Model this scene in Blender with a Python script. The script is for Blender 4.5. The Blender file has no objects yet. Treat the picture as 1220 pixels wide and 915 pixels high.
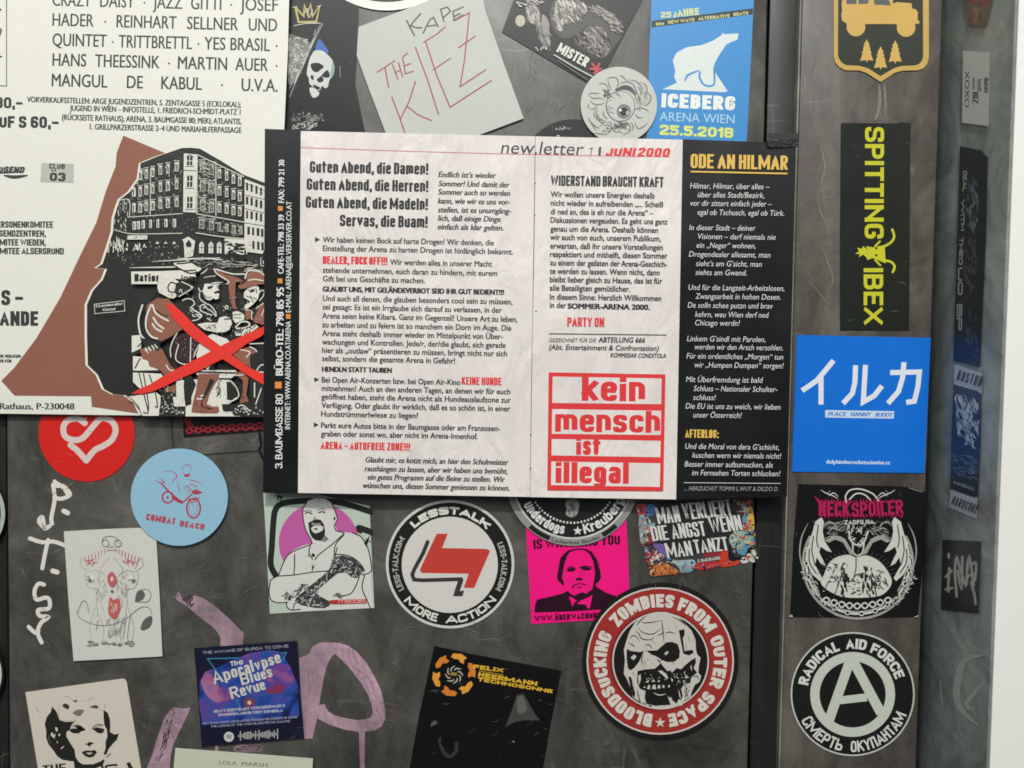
import bpy, math, random
from mathutils import Vector, Matrix, Euler
C = bpy.context.scene
COL = C.collection
R = random.Random(11)

# ---------------------------------------------------------------- camera
FPX = 881.0            # focal length in pixels of a 1220 wide picture
CAMD = 0.44
cam = bpy.data.cameras.new('camera')
cam.sensor_width = 36.0
cam.lens = 36.0 * FPX / 1220.0
cam.clip_start = 0.01
cam.clip_end = 50
camo = bpy.data.objects.new('camera', cam)
COL.objects.link(camo)
PITCH, ROLL = math.radians(2.0), math.radians(0.85)
camo.location = (0, -CAMD, CAMD * math.tan(PITCH))
CM = Euler((math.pi / 2 - PITCH, 0, 0)).to_matrix() @ Euler((0, 0, ROLL)).to_matrix()
camo.rotation_euler = CM.to_euler()
C.camera = camo
cam.dof.use_dof = True
cam.dof.focus_distance = CAMD - 0.006
cam.dof.aperture_fstop = 4.0
CL = Vector(camo.location)

# ---------------------------------------------------------------- world, lights, exposure
W = bpy.data.worlds.new('World')
C.world = W
W.use_nodes = True
W.node_tree.nodes['Background'].inputs[0].default_value = (0.95, 1.0, 1.02, 1)
W.node_tree.nodes['Background'].inputs[1].default_value = 0.09

def area(name, loc, target, sx, sy, power, col):
    l = bpy.data.lights.new(name, 'AREA')
    l.shape = 'RECTANGLE'
    l.size, l.size_y = sx, sy
    l.energy = power
    l.color = col
    o = bpy.data.objects.new(name, l)
    COL.objects.link(o)
    o.location = loc
    o.rotation_euler = (Vector(target) - Vector(loc)).to_track_quat('-Z', 'Y').to_euler()
    return o
area('window_light', (-0.7, -3.2, 3.0), (0, 0, 0.05), 4.6, 3.0, 148, (0.97, 1.0, 0.98))
area('ceiling_lamp', (0.05, -1.15, 1.5), (0, 0, 0), 0.09, 0.09, 30, (1.0, 0.975, 0.92))
C.view_settings.view_transform = 'Standard'
C.view_settings.look = 'None'
C.view_settings.exposure = 0.0
C.view_settings.gamma = 1.0
C.cycles.pixel_filter_type = 'BLACKMAN_HARRIS'
C.cycles.filter_width = 1.7
C.cycles.max_bounces = 5

# ---------------------------------------------------------------- pixel rays onto the real planes
def ray(u, v):
    return CM @ Vector(((u - 610) / FPX, -(v - 457.5) / FPX, -1.0))

def PD(u, v, d):       # a point of a sheet lying d metres in front of the door leaf
    r = ray(u, v)
    t = (-d - CL.y) / r.y
    return CL + r * t

XJ = PD(1114.5, 457, -0.004).x
def PJ(u, v, d):       # a point of a sheet lying on the jamb
    r = ray(u, v)
    t = (XJ - d - CL.x) / r.x
    return CL + r * t
r_ = ray(1193, 457)
WALL_D = -(CL + r_ * ((XJ - CL.x) / r_.x)).y

# ---------------------------------------------------------------- materials
def lin(c):
    c = c.lstrip('#')
    o = []
    for i in (0, 2, 4):
        x = int(c[i:i + 2], 16) / 255
        o.append(x / 12.92 if x <= .04045 else ((x + .055) / 1.055) ** 2.4)
    return tuple(o) + (1,)

MATS = {}
def mat(col, rough=.33, grain=.07, bump=0, key=None, spec=.5, blot=0):
    k = key or (col, rough, grain, bump, spec, blot)
    if k in MATS:
        return MATS[k]
    m = bpy.data.materials.new('print_' + col.lstrip('#'))
    m.use_nodes = True
    nt = m.node_tree
    p = nt.nodes['Principled BSDF']
    p.inputs['Roughness'].default_value = rough
    p.inputs['Specular IOR Level'].default_value = spec
    tc = nt.nodes.new('ShaderNodeTexCoord')
    n = nt.nodes.new('ShaderNodeTexNoise')
    n.inputs['Scale'].default_value = 900
    n.inputs['Detail'].default_value = 2
    nt.links.new(tc.outputs['Object'], n.inputs['Vector'])
    mr = nt.nodes.new('ShaderNodeMapRange')
    mr.inputs['From Min'].default_value = .3
    mr.inputs['From Max'].default_value = .7
    mr.inputs['To Min'].default_value = 1 - grain
    mr.inputs['To Max'].default_value = 1 + grain * .6
    nt.links.new(n.outputs['Fac'], mr.inputs['Value'])
    mx = nt.nodes.new('ShaderNodeVectorMath')
    mx.operation = 'SCALE'
    mx.inputs[0].default_value = lin(col)[:3]
    nt.links.new(mr.outputs[0], mx.inputs['Scale'])
    nt.links.new(mx.outputs[0], p.inputs['Base Color'])
    if blot:      # print of the reverse side showing through the thin paper
        q = nt.nodes.new('ShaderNodeTexNoise')
        q.inputs['Scale'].default_value = 26
        q.inputs['Detail'].default_value = 5
        q.inputs['Distortion'].default_value = .8
        qm = nt.nodes.new('ShaderNodeMapping')
        qm.inputs['Scale'].default_value = (2.6, 1, .9)
        nt.links.new(tc.outputs['Object'], qm.inputs[0])
        nt.links.new(qm.outputs[0], q.inputs['Vector'])
        qr = nt.nodes.new('ShaderNodeMapRange')
        qr.inputs['From Min'].default_value = .35
        qr.inputs['From Max'].default_value = .65
        qr.inputs['To Min'].default_value = 1 - blot
        qr.inputs['To Max'].default_value = 1 + blot * .5
        nt.links.new(q.outputs['Fac'], qr.inputs['Value'])
        q2 = nt.nodes.new('ShaderNodeMath')
        q2.operation = 'MULTIPLY'
        nt.links.new(qr.outputs[0], q2.inputs[0])
        nt.links.new(mr.outputs[0], q2.inputs[1])
        nt.links.new(q2.outputs[0], mx.inputs['Scale'])
    # worn lamination: gloss varies
    n2 = nt.nodes.new('ShaderNodeTexNoise')
    n2.inputs['Scale'].default_value = 35
    n2.inputs['Detail'].default_value = 5
    nt.links.new(tc.outputs['Object'], n2.inputs['Vector'])
    m2 = nt.nodes.new('ShaderNodeMapRange')
    m2.inputs['To Min'].default_value = max(.12, rough - .09)
    m2.inputs['To Max'].default_value = rough + .12
    nt.links.new(n2.outputs['Fac'], m2.inputs['Value'])
    nt.links.new(m2.outputs[0], p.inputs['Roughness'])
    if bump:
        n3 = nt.nodes.new('ShaderNodeTexNoise')
        n3.inputs['Scale'].default_value = 22
        n3.inputs['Detail'].default_value = 4
        n3.inputs['Distortion'].default_value = 1.2
        mp = nt.nodes.new('ShaderNodeMapping')
        mp.inputs['Scale'].default_value = (2.2, 1, .8)
        nt.links.new(tc.outputs['Object'], mp.inputs[0])
        nt.links.new(mp.outputs[0], n3.inputs['Vector'])
        b = nt.nodes.new('ShaderNodeBump')
        b.inputs['Strength'].default_value = bump
        b.inputs['Distance'].default_value = .004
        nt.links.new(n3.outputs['Fac'], b.inputs['Height'])
        nt.links.new(b.outputs[0], p.inputs['Normal'])
    MATS[k] = m
    return m

def metal(name, c1, c2, rough, streak, bump=.25, seed=0.0):
    m = bpy.data.materials.new(name)
    m.use_nodes = True
    nt = m.node_tree
    N = nt.nodes.new
    L = nt.links.new
    p = nt.nodes['Principled BSDF']
    tc = N('ShaderNodeTexCoord')
    mp = N('ShaderNodeMapping')
    mp.inputs['Scale'].default_value = streak
    mp.inputs['Location'].default_value = (seed, seed, seed)
    L(tc.outputs['Object'], mp.inputs[0])
    a = N('ShaderNodeTexNoise'); a.inputs['Scale'].default_value = 14; a.inputs['Detail'].default_value = 9
    a.inputs['Roughness'].default_value = .68; a.inputs['Distortion'].default_value = .6
    L(mp.outputs[0], a.inputs['Vector'])
    r = N('ShaderNodeValToRGB')
    r.color_ramp.elements[0].position = .32; r.color_ramp.elements[0].color = lin(c1)
    r.color_ramp.elements[1].position = .72; r.color_ramp.elements[1].color = lin(c2)
    L(a.outputs['Fac'], r.inputs[0])
    # fine scratches from thin contour bands of a warped noise
    def scratch(sc, mpsc, w, rot):
        m1 = N('ShaderNodeMapping'); m1.inputs['Scale'].default_value = mpsc
        m1.inputs['Rotation'].default_value = (0, rot, 0)
        L(tc.outputs['Object'], m1.inputs[0])
        s = N('ShaderNodeTexNoise'); s.inputs['Scale'].default_value = sc; s.inputs['Detail'].default_value = 1.5
        L(m1.outputs[0], s.inputs['Vector'])
        q = N('ShaderNodeMath'); q.operation = 'SUBTRACT'; q.inputs[1].default_value = .5
        L(s.outputs['Fac'], q.inputs[0])
        ab = N('ShaderNodeMath'); ab.operation = 'ABSOLUTE'; L(q.outputs[0], ab.inputs[0])
        k = N('ShaderNodeMapRange'); k.inputs['From Min'].default_value = 0; k.inputs['From Max'].default_value = w
        k.inputs['To Min'].default_value = 1; k.inputs['To Max'].default_value = 0
        L(ab.outputs[0], k.inputs['Value'])
        g = N('ShaderNodeTexNoise'); g.inputs['Scale'].default_value = 30; g.inputs['Detail'].default_value = 3
        L(tc.outputs['Object'], g.inputs['Vector'])
        gm = N('ShaderNodeMapRange'); gm.inputs['From Min'].default_value = .56; gm.inputs['From Max'].default_value = .68
        L(g.outputs['Fac'], gm.inputs['Value'])
        mu = N('ShaderNodeMath'); mu.operation = 'MULTIPLY'
        L(k.outputs[0], mu.inputs[0]); L(gm.outputs[0], mu.inputs[1])
        return mu.outputs[0]
    s1 = scratch(9, (1, 1, 6), .010, .35)
    s2 = scratch(7, (5, 1, 1), .008, .5)
    mxm = N('ShaderNodeMath'); mxm.operation = 'MAXIMUM'; L(s1, mxm.inputs[0]); L(s2, mxm.inputs[1])
    sc2 = N('ShaderNodeMath'); sc2.operation = 'MULTIPLY'; sc2.inputs[1].default_value = .32
    L(mxm.outputs[0], sc2.inputs[0])
    mix = N('ShaderNodeMix'); mix.data_type = 'RGBA'
    mix.inputs['B'].default_value = lin('#8d8b86')
    L(sc2.outputs[0], mix.inputs['Factor']); L(r.outputs[0], mix.inputs['A'])
    lg = N('ShaderNodeTexNoise'); lg.inputs['Scale'].default_value = 19; lg.inputs['Detail'].default_value = 7; lg.inputs['Roughness'].default_value = .72
    lg.inputs['Distortion'].default_value = 1.6
    L(tc.outputs['Object'], lg.inputs['Vector'])
    lm = N('ShaderNodeMapRange'); lm.inputs['From Min'].default_value = .36; lm.inputs['From Max'].default_value = .66
    lm.inputs['To Min'].default_value = .62; lm.inputs['To Max'].default_value = 1.32
    L(lg.outputs['Fac'], lm.inputs['Value'])
    ls = N('ShaderNodeVectorMath'); ls.operation = 'SCALE'
    L(mix.outputs['Result'], ls.inputs[0]); L(lm.outputs[0], ls.inputs['Scale'])
    L(ls.outputs[0], p.inputs['Base Color'])
    f = N('ShaderNodeTexNoise'); f.inputs['Scale'].default_value = 60; f.inputs['Detail'].default_value = 8
    L(mp.outputs[0], f.inputs['Vector'])
    rr = N('ShaderNodeMapRange'); rr.inputs['To Min'].default_value = rough - .14; rr.inputs['To Max'].default_value = rough + .16
    L(f.outputs['Fac'], rr.inputs['Value']); L(rr.outputs[0], p.inputs['Roughness'])
    b = N('ShaderNodeBump'); b.inputs['Strength'].default_value = bump; b.inputs['Distance'].default_value = .0006
    L(f.outputs['Fac'], b.inputs['Height']); L(b.outputs[0], p.inputs['Normal'])
    p.inputs['Specular IOR Level'].default_value = .6
    return m

# ---------------------------------------------------------------- 2-D helpers (picture units, mapped onto a plane)
def pts(s):
    if isinstance(s, str):
        return [tuple(float(q) for q in w.split(',')) for w in s.split()]
    return [tuple(p) for p in s]

def smooth(p, closed=False, n=5):
    if len(p) < 3:
        return p
    out = []
    m = len(p)
    rng = range(m if closed else m - 1)
    for i in rng:
        if closed:
            a, b, c, d = p[(i - 1) % m], p[i], p[(i + 1) % m], p[(i + 2) % m]
        else:
            a, b, c, d = p[max(i - 1, 0)], p[i], p[i + 1], p[min(i + 2, m - 1)]
        for k in range(n):
            t = k / n
            out.append(tuple(.5 * (2 * b[j] + (c[j] - a[j]) * t + (2 * a[j] - 5 * b[j] + 4 * c[j] - d[j]) * t * t
                                   + (3 * b[j] - a[j] - 3 * c[j] + d[j]) * t ** 3) for j in (0, 1)))
    if not closed:
        out.append(p[-1])
    return out

def rounded(p, r, closed=False):
    out = []
    m = len(p)
    for i in range(m):
        if not closed and i in (0, m - 1):
            out.append(p[i]); continue
        a, b, c = Vector(p[i - 1]), Vector(p[i]), Vector(p[(i + 1) % m])
        la, lc = (a - b).length, (c - b).length
        k = min(r, la * .5, lc * .5)
        s = b + (a - b) / max(la, 1e-6) * k
        e = b + (c - b) / max(lc, 1e-6) * k
        for t in (0, .25, .5, .75, 1):
            q = s * (1 - t) ** 2 + b * 2 * t * (1 - t) + e * t * t
            out.append((q.x, q.y))
    return out

TXT = {}
def textmesh(s):
    if s in TXT:
        return TXT[s]
    c = bpy.data.curves.new('t', 'FONT')
    c.body = s
    c.resolution_u = 3
    o = bpy.data.objects.new('t', c)
    COL.objects.link(o)
    m = o.to_mesh()
    v = [(q.co.x, q.co.y) for q in m.vertices]
    f = [tuple(q.vertices) for q in m.polygons]
    o.to_mesh_clear()
    bpy.data.objects.remove(o)
    bpy.data.curves.remove(c)
    TXT[s] = (v, f)
    return v, f
CAPH = max(v[1] for v in textmesh('H')[0])

# heavy condensed stroke alphabet: char -> (width, strokes); '~' rounds the corners, '*' closes
G = {
'A': (1.25, '0,0 .5,1 1,0', '.18,.28 .82,.28'), 'B': (1, '0,0 0,1', '~0,1 .95,1 .95,.53 0,.53', '~0,.53 1,.53 1,0 0,0'),
'C': (1, '~1,.68 1,1 0,1 0,0 1,0 1,.32'), 'D': (1, '0,0 0,1', '~0,1 1,1 1,0 0,0'), 'E': (.85, '0,0 0,1', '0,1 1,1', '0,.52 .85,.52', '0,0 1,0'),
'F': (.82, '0,0 0,1', '0,1 1,1', '0,.5 .85,.5'), 'G': (1, '~1,.7 1,1 0,1 0,0 1,0 1,.48 .55,.48'), 'H': (1, '0,0 0,1', '1,0 1,1', '0,.52 1,.52'),
'I': (0, '.5,0 .5,1'), 'J': (.8, '~1,1 1,0 0,0 0,.3'), 'K': (1.1, '0,0 0,1', '0,.4 1,1', '.3,.6 1,0'), 'L': (.8, '0,1 0,0', '0,0 1,0'),
'M': (2.0, '0,0 0,1', '0,1 .5,.2 1,1', '1,1 1,0'), 'N': (1.15, '0,0 0,1', '0,1 1,0', '1,0 1,1'), 'O': (1, '*0,0 0,1 1,1 1,0'),
'P': (1, '0,0 0,1', '~0,1 1,1 1,.45 0,.45'), 'Q': (1, '*0,0 0,1 1,1 1,0', '.5,.2 1.1,-.1'), 'R': (1, '0,0 0,1', '~0,1 1,1 1,.5 0,.5', '.45,.5 1,0'),
'S': (1, '~1,.72 1,1 0,1 0,.55 1,.47 1,0 0,0 0,.28'), 'T': (.9, '.5,0 .5,1', '0,1 1,1'), 'U': (1, '~0,1 0,0 1,0 1,1'), 'V': (1.2, '0,1 .5,0 1,1'),
'W': (2.2, '0,1 .24,0 .5,.85 .76,0 1,1'), 'X': (1.15, '0,0 1,1', '0,1 1,0'), 'Y': (1.15, '0,1 .5,.45 1,1', '.5,.5 .5,0'), 'Z': (.9, '0,1 1,1 0,0 1,0'),
'Ä': (1, '0,0 .5,.9 1,0', '.18,.28 .82,.28', '.1,1.24 .1,1.26', '.9,1.24 .9,1.26'), 'Ü': (1, '~0,.95 0,0 1,0 1,.95', '.15,1.24 .15,1.26', '.85,1.24 .85,1.26'),
'0': (1, '*0,0 0,1 1,1 1,0'), '1': (.4, '1,0 1,1', '0,.8 1,1'), '2': (1, '~0,.7 0,1 1,1 1,.6 0,.15 0,0', '0,0 1,0'), '3': (1, '~0,.75 0,1 1,1 1,.53 .4,.53', '~.4,.53 1,.53 1,0 0,0 0,.25'),
'5': (1, '1,1 0,1', '~0,1 0,.6 1,.6 1,0 0,0 0,.25'), '8': (1, '*0,.53 0,1 1,1 1,.53', '*0,0 0,.53 1,.53 1,0'), '6': (1, '~1,.75 1,1 0,1 0,.4', '*0,0 0,.55 1,.55 1,0'), '4': (1, '.75,0 .75,1', '.75,1 0,.3 1,.3'),
'a': (.9, '~.05,.6 .1,.76 1,.76 1,.3 1,0', '~1,.43 0,.43 0,0 1,0 1,.1'), 'b': (.9, '0,0 0,1', '~0,.76 1,.76 1,0 0,0'), 'c': (.85, '~1,.52 1,.76 0,.76 0,0 1,0 1,.24'),
'd': (.9, '1,0 1,1', '~1,.76 0,.76 0,0 1,0'), 'e': (.9, '~1,.2 1,0 0,0 0,.76 1,.76 1,.42', '.1,.42 .9,.42'), 'g': (.9, '*0,.05 0,.76 1,.76 1,.05', '~1,.76 1,-.22 0,-.22 0,-.12'), 'h': (.9, '0,0 0,1', '~0,.76 1,.76 1,0'),
'i': (0, '.5,0 .5,.66', '.5,.98 .5,1'), 'k': (.9, '0,0 0,1', '0,.3 1,.78', '.3,.45 1,0'), 'l': (0, '.5,0 .5,1'), 'm': (1.7, '0,0 0,.76', '~0,.76 .5,.76 .5,0', '~.5,.76 1,.76 1,0'), 'n': (.9, '0,0 0,.76', '~0,.76 1,.76 1,0'),
'r': (.5, '0,0 0,.76', '.2,.72 1,.72'), 's': (.85, '~1,.56 1,.76 0,.76 0,.42 1,.36 1,0 0,0 0,.2'), 't': (.75, '~.35,.98 .35,0 1,0', '0,.74 1,.74'), 'u': (.9, '~0,.76 0,0 1,0', '1,0 1,.76'), 'v': (1.1, '0,.76 .5,0 1,.76'),
'p': (.9, '0,-.25 0,.76', '~0,.76 1,.76 1,0 0,0'), 'o': (.9, '*0,0 0,.76 1,.76 1,0'),
'!': (0, '.5,.36 .5,1', '.5,0 .5,.02'), ',': (0, '.5,.05 .4,-.15'), '.': (0, '.5,0 .5,.02'), ':': (0, '.5,0 .5,.02', '.5,.58 .5,.6'), '-': (.4, '0,.42 1,.42'), '–': (.8, '0,.45 1,.45'),
'П': (1, '0,0 0,1', '0,1 1,1', '1,1 1,0'), 'Ь': (1, '0,1 0,0', '~0,0 1,0 1,.5 0,.5'), 'У': (1, '0,1 .5,.35', '~1,1 .4,0 0,0'), ' ': (.45,),
}

# ---------------------------------------------------------------- a printed sheet (sticker, poster) with its print
EPS = 1.3e-6
class Art:
    def __init__(s, name, label, cat, d, plane=PD, group=None, root=None):
        s.name, s.label, s.cat, s.d, s.P, s.group = name, label, cat, d, plane, group
        s.parts, s.order = {}, []
        s.k = 0
        s.outline = None
        s.dark = False
        s.smooth = set()
        s.fine = 0
        s.M = (0, 0, 1)
        s.cur = 'sheet'
        s.root = root
    def fr(s, x0=0, y0=0, k=1):
        s.M = (x0, y0, k)
    def on(s, n, x0=None, y0=None, k=None):
        s.cur = n
        if x0 is not None:
            s.M = (x0, y0, k)
    def add(s, m, verts, faces, dk=0, raw=False):
        if isinstance(m, str):
            m = mat(m)
        if s.cur not in s.parts:
            s.parts[s.cur] = ([], [], [], []); s.order.append(s.cur)
        V, F, MI, ML = s.parts[s.cur]
        if m not in ML:
            ML.append(m)
        mi = ML.index(m)
        b = len(V)
        x0, y0, k = s.M
        dd = s.d + (s.k + dk) * EPS
        for (x, y) in verts:
            V.append(s.P(x0 + x * k, y0 + y * k, dd))
        for f in faces:
            F.append([b + q for q in f]); MI.append(mi)
        s.k += 1
    def sheet(s, m, outline, th=.00016, name=None):
        o = pts(outline)
        s.cur = name or 'sheet'
        if isinstance(m, str):
            s.dark = sum(lin(m)[:3]) < .7
            m = mat(m)
        if s.cur not in s.parts:
            s.parts[s.cur] = ([], [], [], []); s.order.append(s.cur)
        V, F, MI, ML = s.parts[s.cur]
        if m not in ML:
            ML.append(m)
        mi = ML.index(m)
        n = len(o); b = len(V)
        x0, y0, k = s.M
        s.outline = [(x0 + x * k, y0 + y * k) for x, y in o]
        for dd in (s.d + s.k * EPS, s.d - th):
            for (x, y) in o:
                V.append(s.P(x0 + x * k, y0 + y * k, dd))
        F.append([b + i for i in range(n)])
        F.append([b + n + i for i in reversed(range(n))])
        for i in range(n):
            j = (i + 1) % n
            F.append([b + i, b + n + i, b + n + j, b + j])
        MI += [mi] * (n + 2)
        s.k += 1
    def poly(s, m, p, sm=False):
        p = pts(p)
        if sm:
            p = smooth(p, True, 4)
        s.add(m, p, [list(range(len(p)))])
    def grid(s, m, quad, nu, nv):
        A, B, Cc, D = pts(quad)
        v = []
        for j in range(nv + 1):
            for i in range(nu + 1):
                x, y = i / nu, j / nv
                v.append(tuple((A[q] * (1 - x) + B[q] * x) * (1 - y) + (D[q] * (1 - x) + Cc[q] * x) * y for q in (0, 1)))
        w = nu + 1
        s.add(m, v, [[j * w + i, (j + 1) * w + i, (j + 1) * w + i + 1, j * w + i + 1] for j in range(nv) for i in range(nu)])
        s.smooth.add(s.cur)
    def disc(s, m, cx, cy, r, ry=None, n=48, rot=0):
        ry = ry or r
        c, q = math.cos(rot), math.sin(rot)
        v = []
        for i in range(n):
            a = 2 * math.pi * i / n
            x, y = r * math.cos(a), ry * math.sin(a)
            v.append((cx + x * c - y * q, cy + x * q + y * c))
        s.add(m, v, [list(range(n))])
    def ring(s, m, cx, cy, r0, r1, a0=0, a1=360, n=72):
        v = []
        for i in range(n + 1):
            a = math.radians(a0 + (a1 - a0) * i / n)
            v += [(cx + r0 * math.sin(a), cy - r0 * math.cos(a)), (cx + r1 * math.sin(a), cy - r1 * math.cos(a))]
        s.add(m, v, [[2 * i, 2 * i + 1, 2 * i + 3, 2 * i + 2] for i in range(n)])
    def ribbon(s, m, p, w, closed=False, caps=True, dk=0, q=1.0, tf=None, taper=False):
        if s.fine:
            st_ = s.fine / s.M[2]
            pp = []
            for i in range(len(p) - (0 if closed else 1)):
                a_, b_ = p[i], p[(i + 1) % len(p)]
                ns = max(1, int(math.hypot(b_[0] - a_[0], b_[1] - a_[1]) / st_))
                pp += [(a_[0] + (b_[0] - a_[0]) * j / ns, a_[1] + (b_[1] - a_[1]) * j / ns) for j in range(ns)]
            if not closed:
                pp.append(p[-1])
            p = pp
        n = len(p)
        if n < 2:
            return
        P = [Vector((a, b * q)) for a, b in p]
        L, Rr = [], []
        for i in range(n):
            if closed:
                a, b = P[i - 1], P[(i + 1) % n]
            else:
                a, b = P[max(i - 1, 0)], P[min(i + 1, n - 1)]
            t1 = (P[i] - a); t2 = (b - P[i])
            t1 = t1.normalized() if t1.length > 1e-9 else None
            t2 = t2.normalized() if t2.length > 1e-9 else None
            t1 = t1 or t2; t2 = t2 or t1
            if t1 is None:
                t1 = t2 = Vector((1, 0))
            t = (t1 + t2)
            t = t.normalized() if t.length > .2 else t1
            nn = Vector((-t.y, t.x))
            c = max(.45, nn.dot(Vector((-t1.y, t1.x))))
            hw = w / 2 / c
            if taper:
                f = i / (n - 1)
                hw *= max(.18, math.sin(math.pi * min(max(f, .02), .98))) ** .7
            L.append(P[i] + nn * hw); Rr.append(P[i] - nn * hw)
        v = []
        for a, b in zip(L, Rr):
            v += [(a.x, a.y / q), (b.x, b.y / q)]
        f = [[2 * i, 2 * i + 1, 2 * i + 3, 2 * i + 2] for i in range(n - 1)]
        if closed:
            f.append([2 * n - 2, 2 * n - 1, 1, 0])
        if caps and not closed and not taper:
            for e, (i, j) in enumerate(((0, 1), (n - 1, n - 2))):
                d = P[i] - P[j]
                if d.length < 1e-9:
                    continue
                d.normalize()
                nn = Vector((-d.y, d.x))
                b = len(v)
                for t in range(7):
                    a = math.pi * t / 6
                    x = P[i] + nn * (w / 2 * math.cos(a)) + d * (w / 2 * math.sin(a))
                    v.append((x.x, x.y / q))
                f.append([b + t for t in range(7)])
        if tf:
            v = [tf(*a) for a in v]
        s.add(m, v, f, dk)
    def st(s, m, p, w, sm=True, closed=False, taper=False, caps=True):
        p = pts(p)
        if sm:
            p = smooth(p, closed, 5)
        s.ribbon(m, p, w, closed, caps, taper=taper)
    def sts(s, m, w, *ps, **kw):
        for p in ps:
            s.st(m, p, w, **kw)
    def _txt(s, m, st, h, length, tf, shear=0, bold=0):
        v, f = textmesh(st)
        if not v:
            return
        k = h / CAPH
        a, b = min(q[0] for q in v), max(q[0] for q in v)
        kx = length / (b - a)
        base = [((x - a) * kx + shear * y * k, y * k) for x, y in v]
        offs = [0] if not bold else [-bold, 0, bold]
        for o in offs:
            s.add(m, [tf(x + o, y) for x, y in base], f)
        s.k -= len(offs) - 1 if not bold else 0
    def t(s, m, st, x0, y0, x1, h, slope=None, y1=None, shear=0, bold=0):
        if y1 is None:
            y1 = y0 + (x1 - x0) * (s.slope if slope is None else slope)
        L = math.hypot(x1 - x0, y1 - y0)
        dx, dy = (x1 - x0) / L, (y1 - y0) / L
        s._txt(m, st, h, L, lambda x, y: (x0 + x * dx + y * dy, y0 + x * dy - y * dx), shear, bold)
    slope = 0.0
    def arc(s, m, st, cx, cy, r, a0, a1, h, bold=0, block=0):
        sg = 1 if a1 > a0 else -1
        L = math.radians(abs(a1 - a0)) * r
        def tf(x, y):
            th = math.radians(a0) + sg * x / r
            rr = r + sg * y
            return (cx + rr * math.sin(th), cy - rr * math.cos(th))
        if block:
            s._blk(m, st, h, L, tf, block, block)
        else:
            s._txt(m, st, h, L, tf, 0, bold)
    def _blk(s, m, st, h, length, tf, tv, th, shear=0, gap=None):
        gap = gap if gap is not None else tv * .36
        st = ''.join(c for c in st if c in G)
        tot = sum(G[c][0] for c in st)
        fixed = sum((tv if c != ' ' else 0) + gap for c in st) - gap
        u = max((length - fixed) / max(tot, .01), .01)
        x = 0
        k0 = s.k
        for c in st:
            g = G[c]
            gw = g[0] * u
            if c != ' ':
                for i, q in enumerate(g[1:]):
                    fl = q[0] if q[0] in '~*' else ''
                    pp = [(x + tv / 2 + a * gw, th / 2 + b * (h - th)) for a, b in pts(q[len(fl):])]
                    if fl:
                        pp = rounded(pp, min(tv * 1.1, max(gw, tv) * .5), fl == '*')
                    else:
                        sq = tv / th
                        for e, o in ((0, 1), (-1, -2)):
                            dx, dy = pp[e][0] - pp[o][0], (pp[e][1] - pp[o][1]) * sq
                            dl = math.hypot(dx, dy) or 1
                            pp[e] = (pp[e][0] + dx / dl * tv * .5, pp[e][1] + dy / dl * tv * .5 / sq)
                    if fl == '~':
                        for e, o in ((0, 1), (-1, -2)):
                            if abs(pp[e][0] - pp[o][0]) < 1e-6 and (b_ := pp[e][1]) < h * .1 or pp[e][1] > h * .9:
                                dd = 1 if pp[e][1] > pp[o][1] else -1
                                if abs(pp[e][0] - pp[o][0]) < 1e-6:
                                    pp[e] = (pp[e][0], pp[e][1] + dd * th * .5)
                    s.k = k0 + i
                    lo, hi = (-h if c in 'gpQ,' else 0), (h if c not in 'ÄÜ' else h * 1.35)
                    s.ribbon(m, pp, tv, fl == '*', False, q=tv / th, tf=lambda a, b: tf(a + shear * min(max(b, lo), hi), min(max(b, lo), hi)))
                x += tv
            x += gw + gap
        s.k = k0 + 4
    def b(s, m, st, x0, y0, x1, h, tv, th=None, slope=None, y1=None, shear=0, gap=None):
        if y1 is None:
            y1 = y0 + (x1 - x0) * (s.slope if slope is None else slope)
        L = math.hypot(x1 - x0, y1 - y0)
        dx, dy = (x1 - x0) / L, (y1 - y0) / L
        s._blk(m, st, h, L, lambda x, y: (x0 + x * dx + y * dy, y0 + x * dy - y * dx), tv, th or tv * .8, shear, gap)
    def grit(s, ms, region, n, w=(.5, 1.2), l=(1, 4), ang=None):
        P = pts(region)
        xs = [q[0] for q in P]; ys = [q[1] for q in P]
        def ins(x, y):
            c = False
            j = len(P) - 1
            for i in range(len(P)):
                if (P[i][1] > y) != (P[j][1] > y) and x < (P[j][0] - P[i][0]) * (y - P[i][1]) / (P[j][1] - P[i][1]) + P[i][0]:
                    c = not c
                j = i
            return c
        k = 0; tries = 0
        while k < n and tries < n * 20:
            tries += 1
            x, y = R.uniform(min(xs), max(xs)), R.uniform(min(ys), max(ys))
            if not ins(x, y):
                continue
            a = R.uniform(0, 6.28) if ang is None else math.radians(ang + R.uniform(-22, 22))
            ll = R.uniform(*l) / 2
            bx, by = R.uniform(-.4, .4) * ll, R.uniform(-.4, .4) * ll
            p = smooth([(x - ll * math.cos(a), y - ll * math.sin(a)), (x + bx, y + by), (x + ll * math.cos(a), y + ll * math.sin(a))], False, 3)
            s.ribbon(ms if isinstance(ms, str) else R.choice(ms), p, R.uniform(*w), taper=True)
            k += 1
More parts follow.
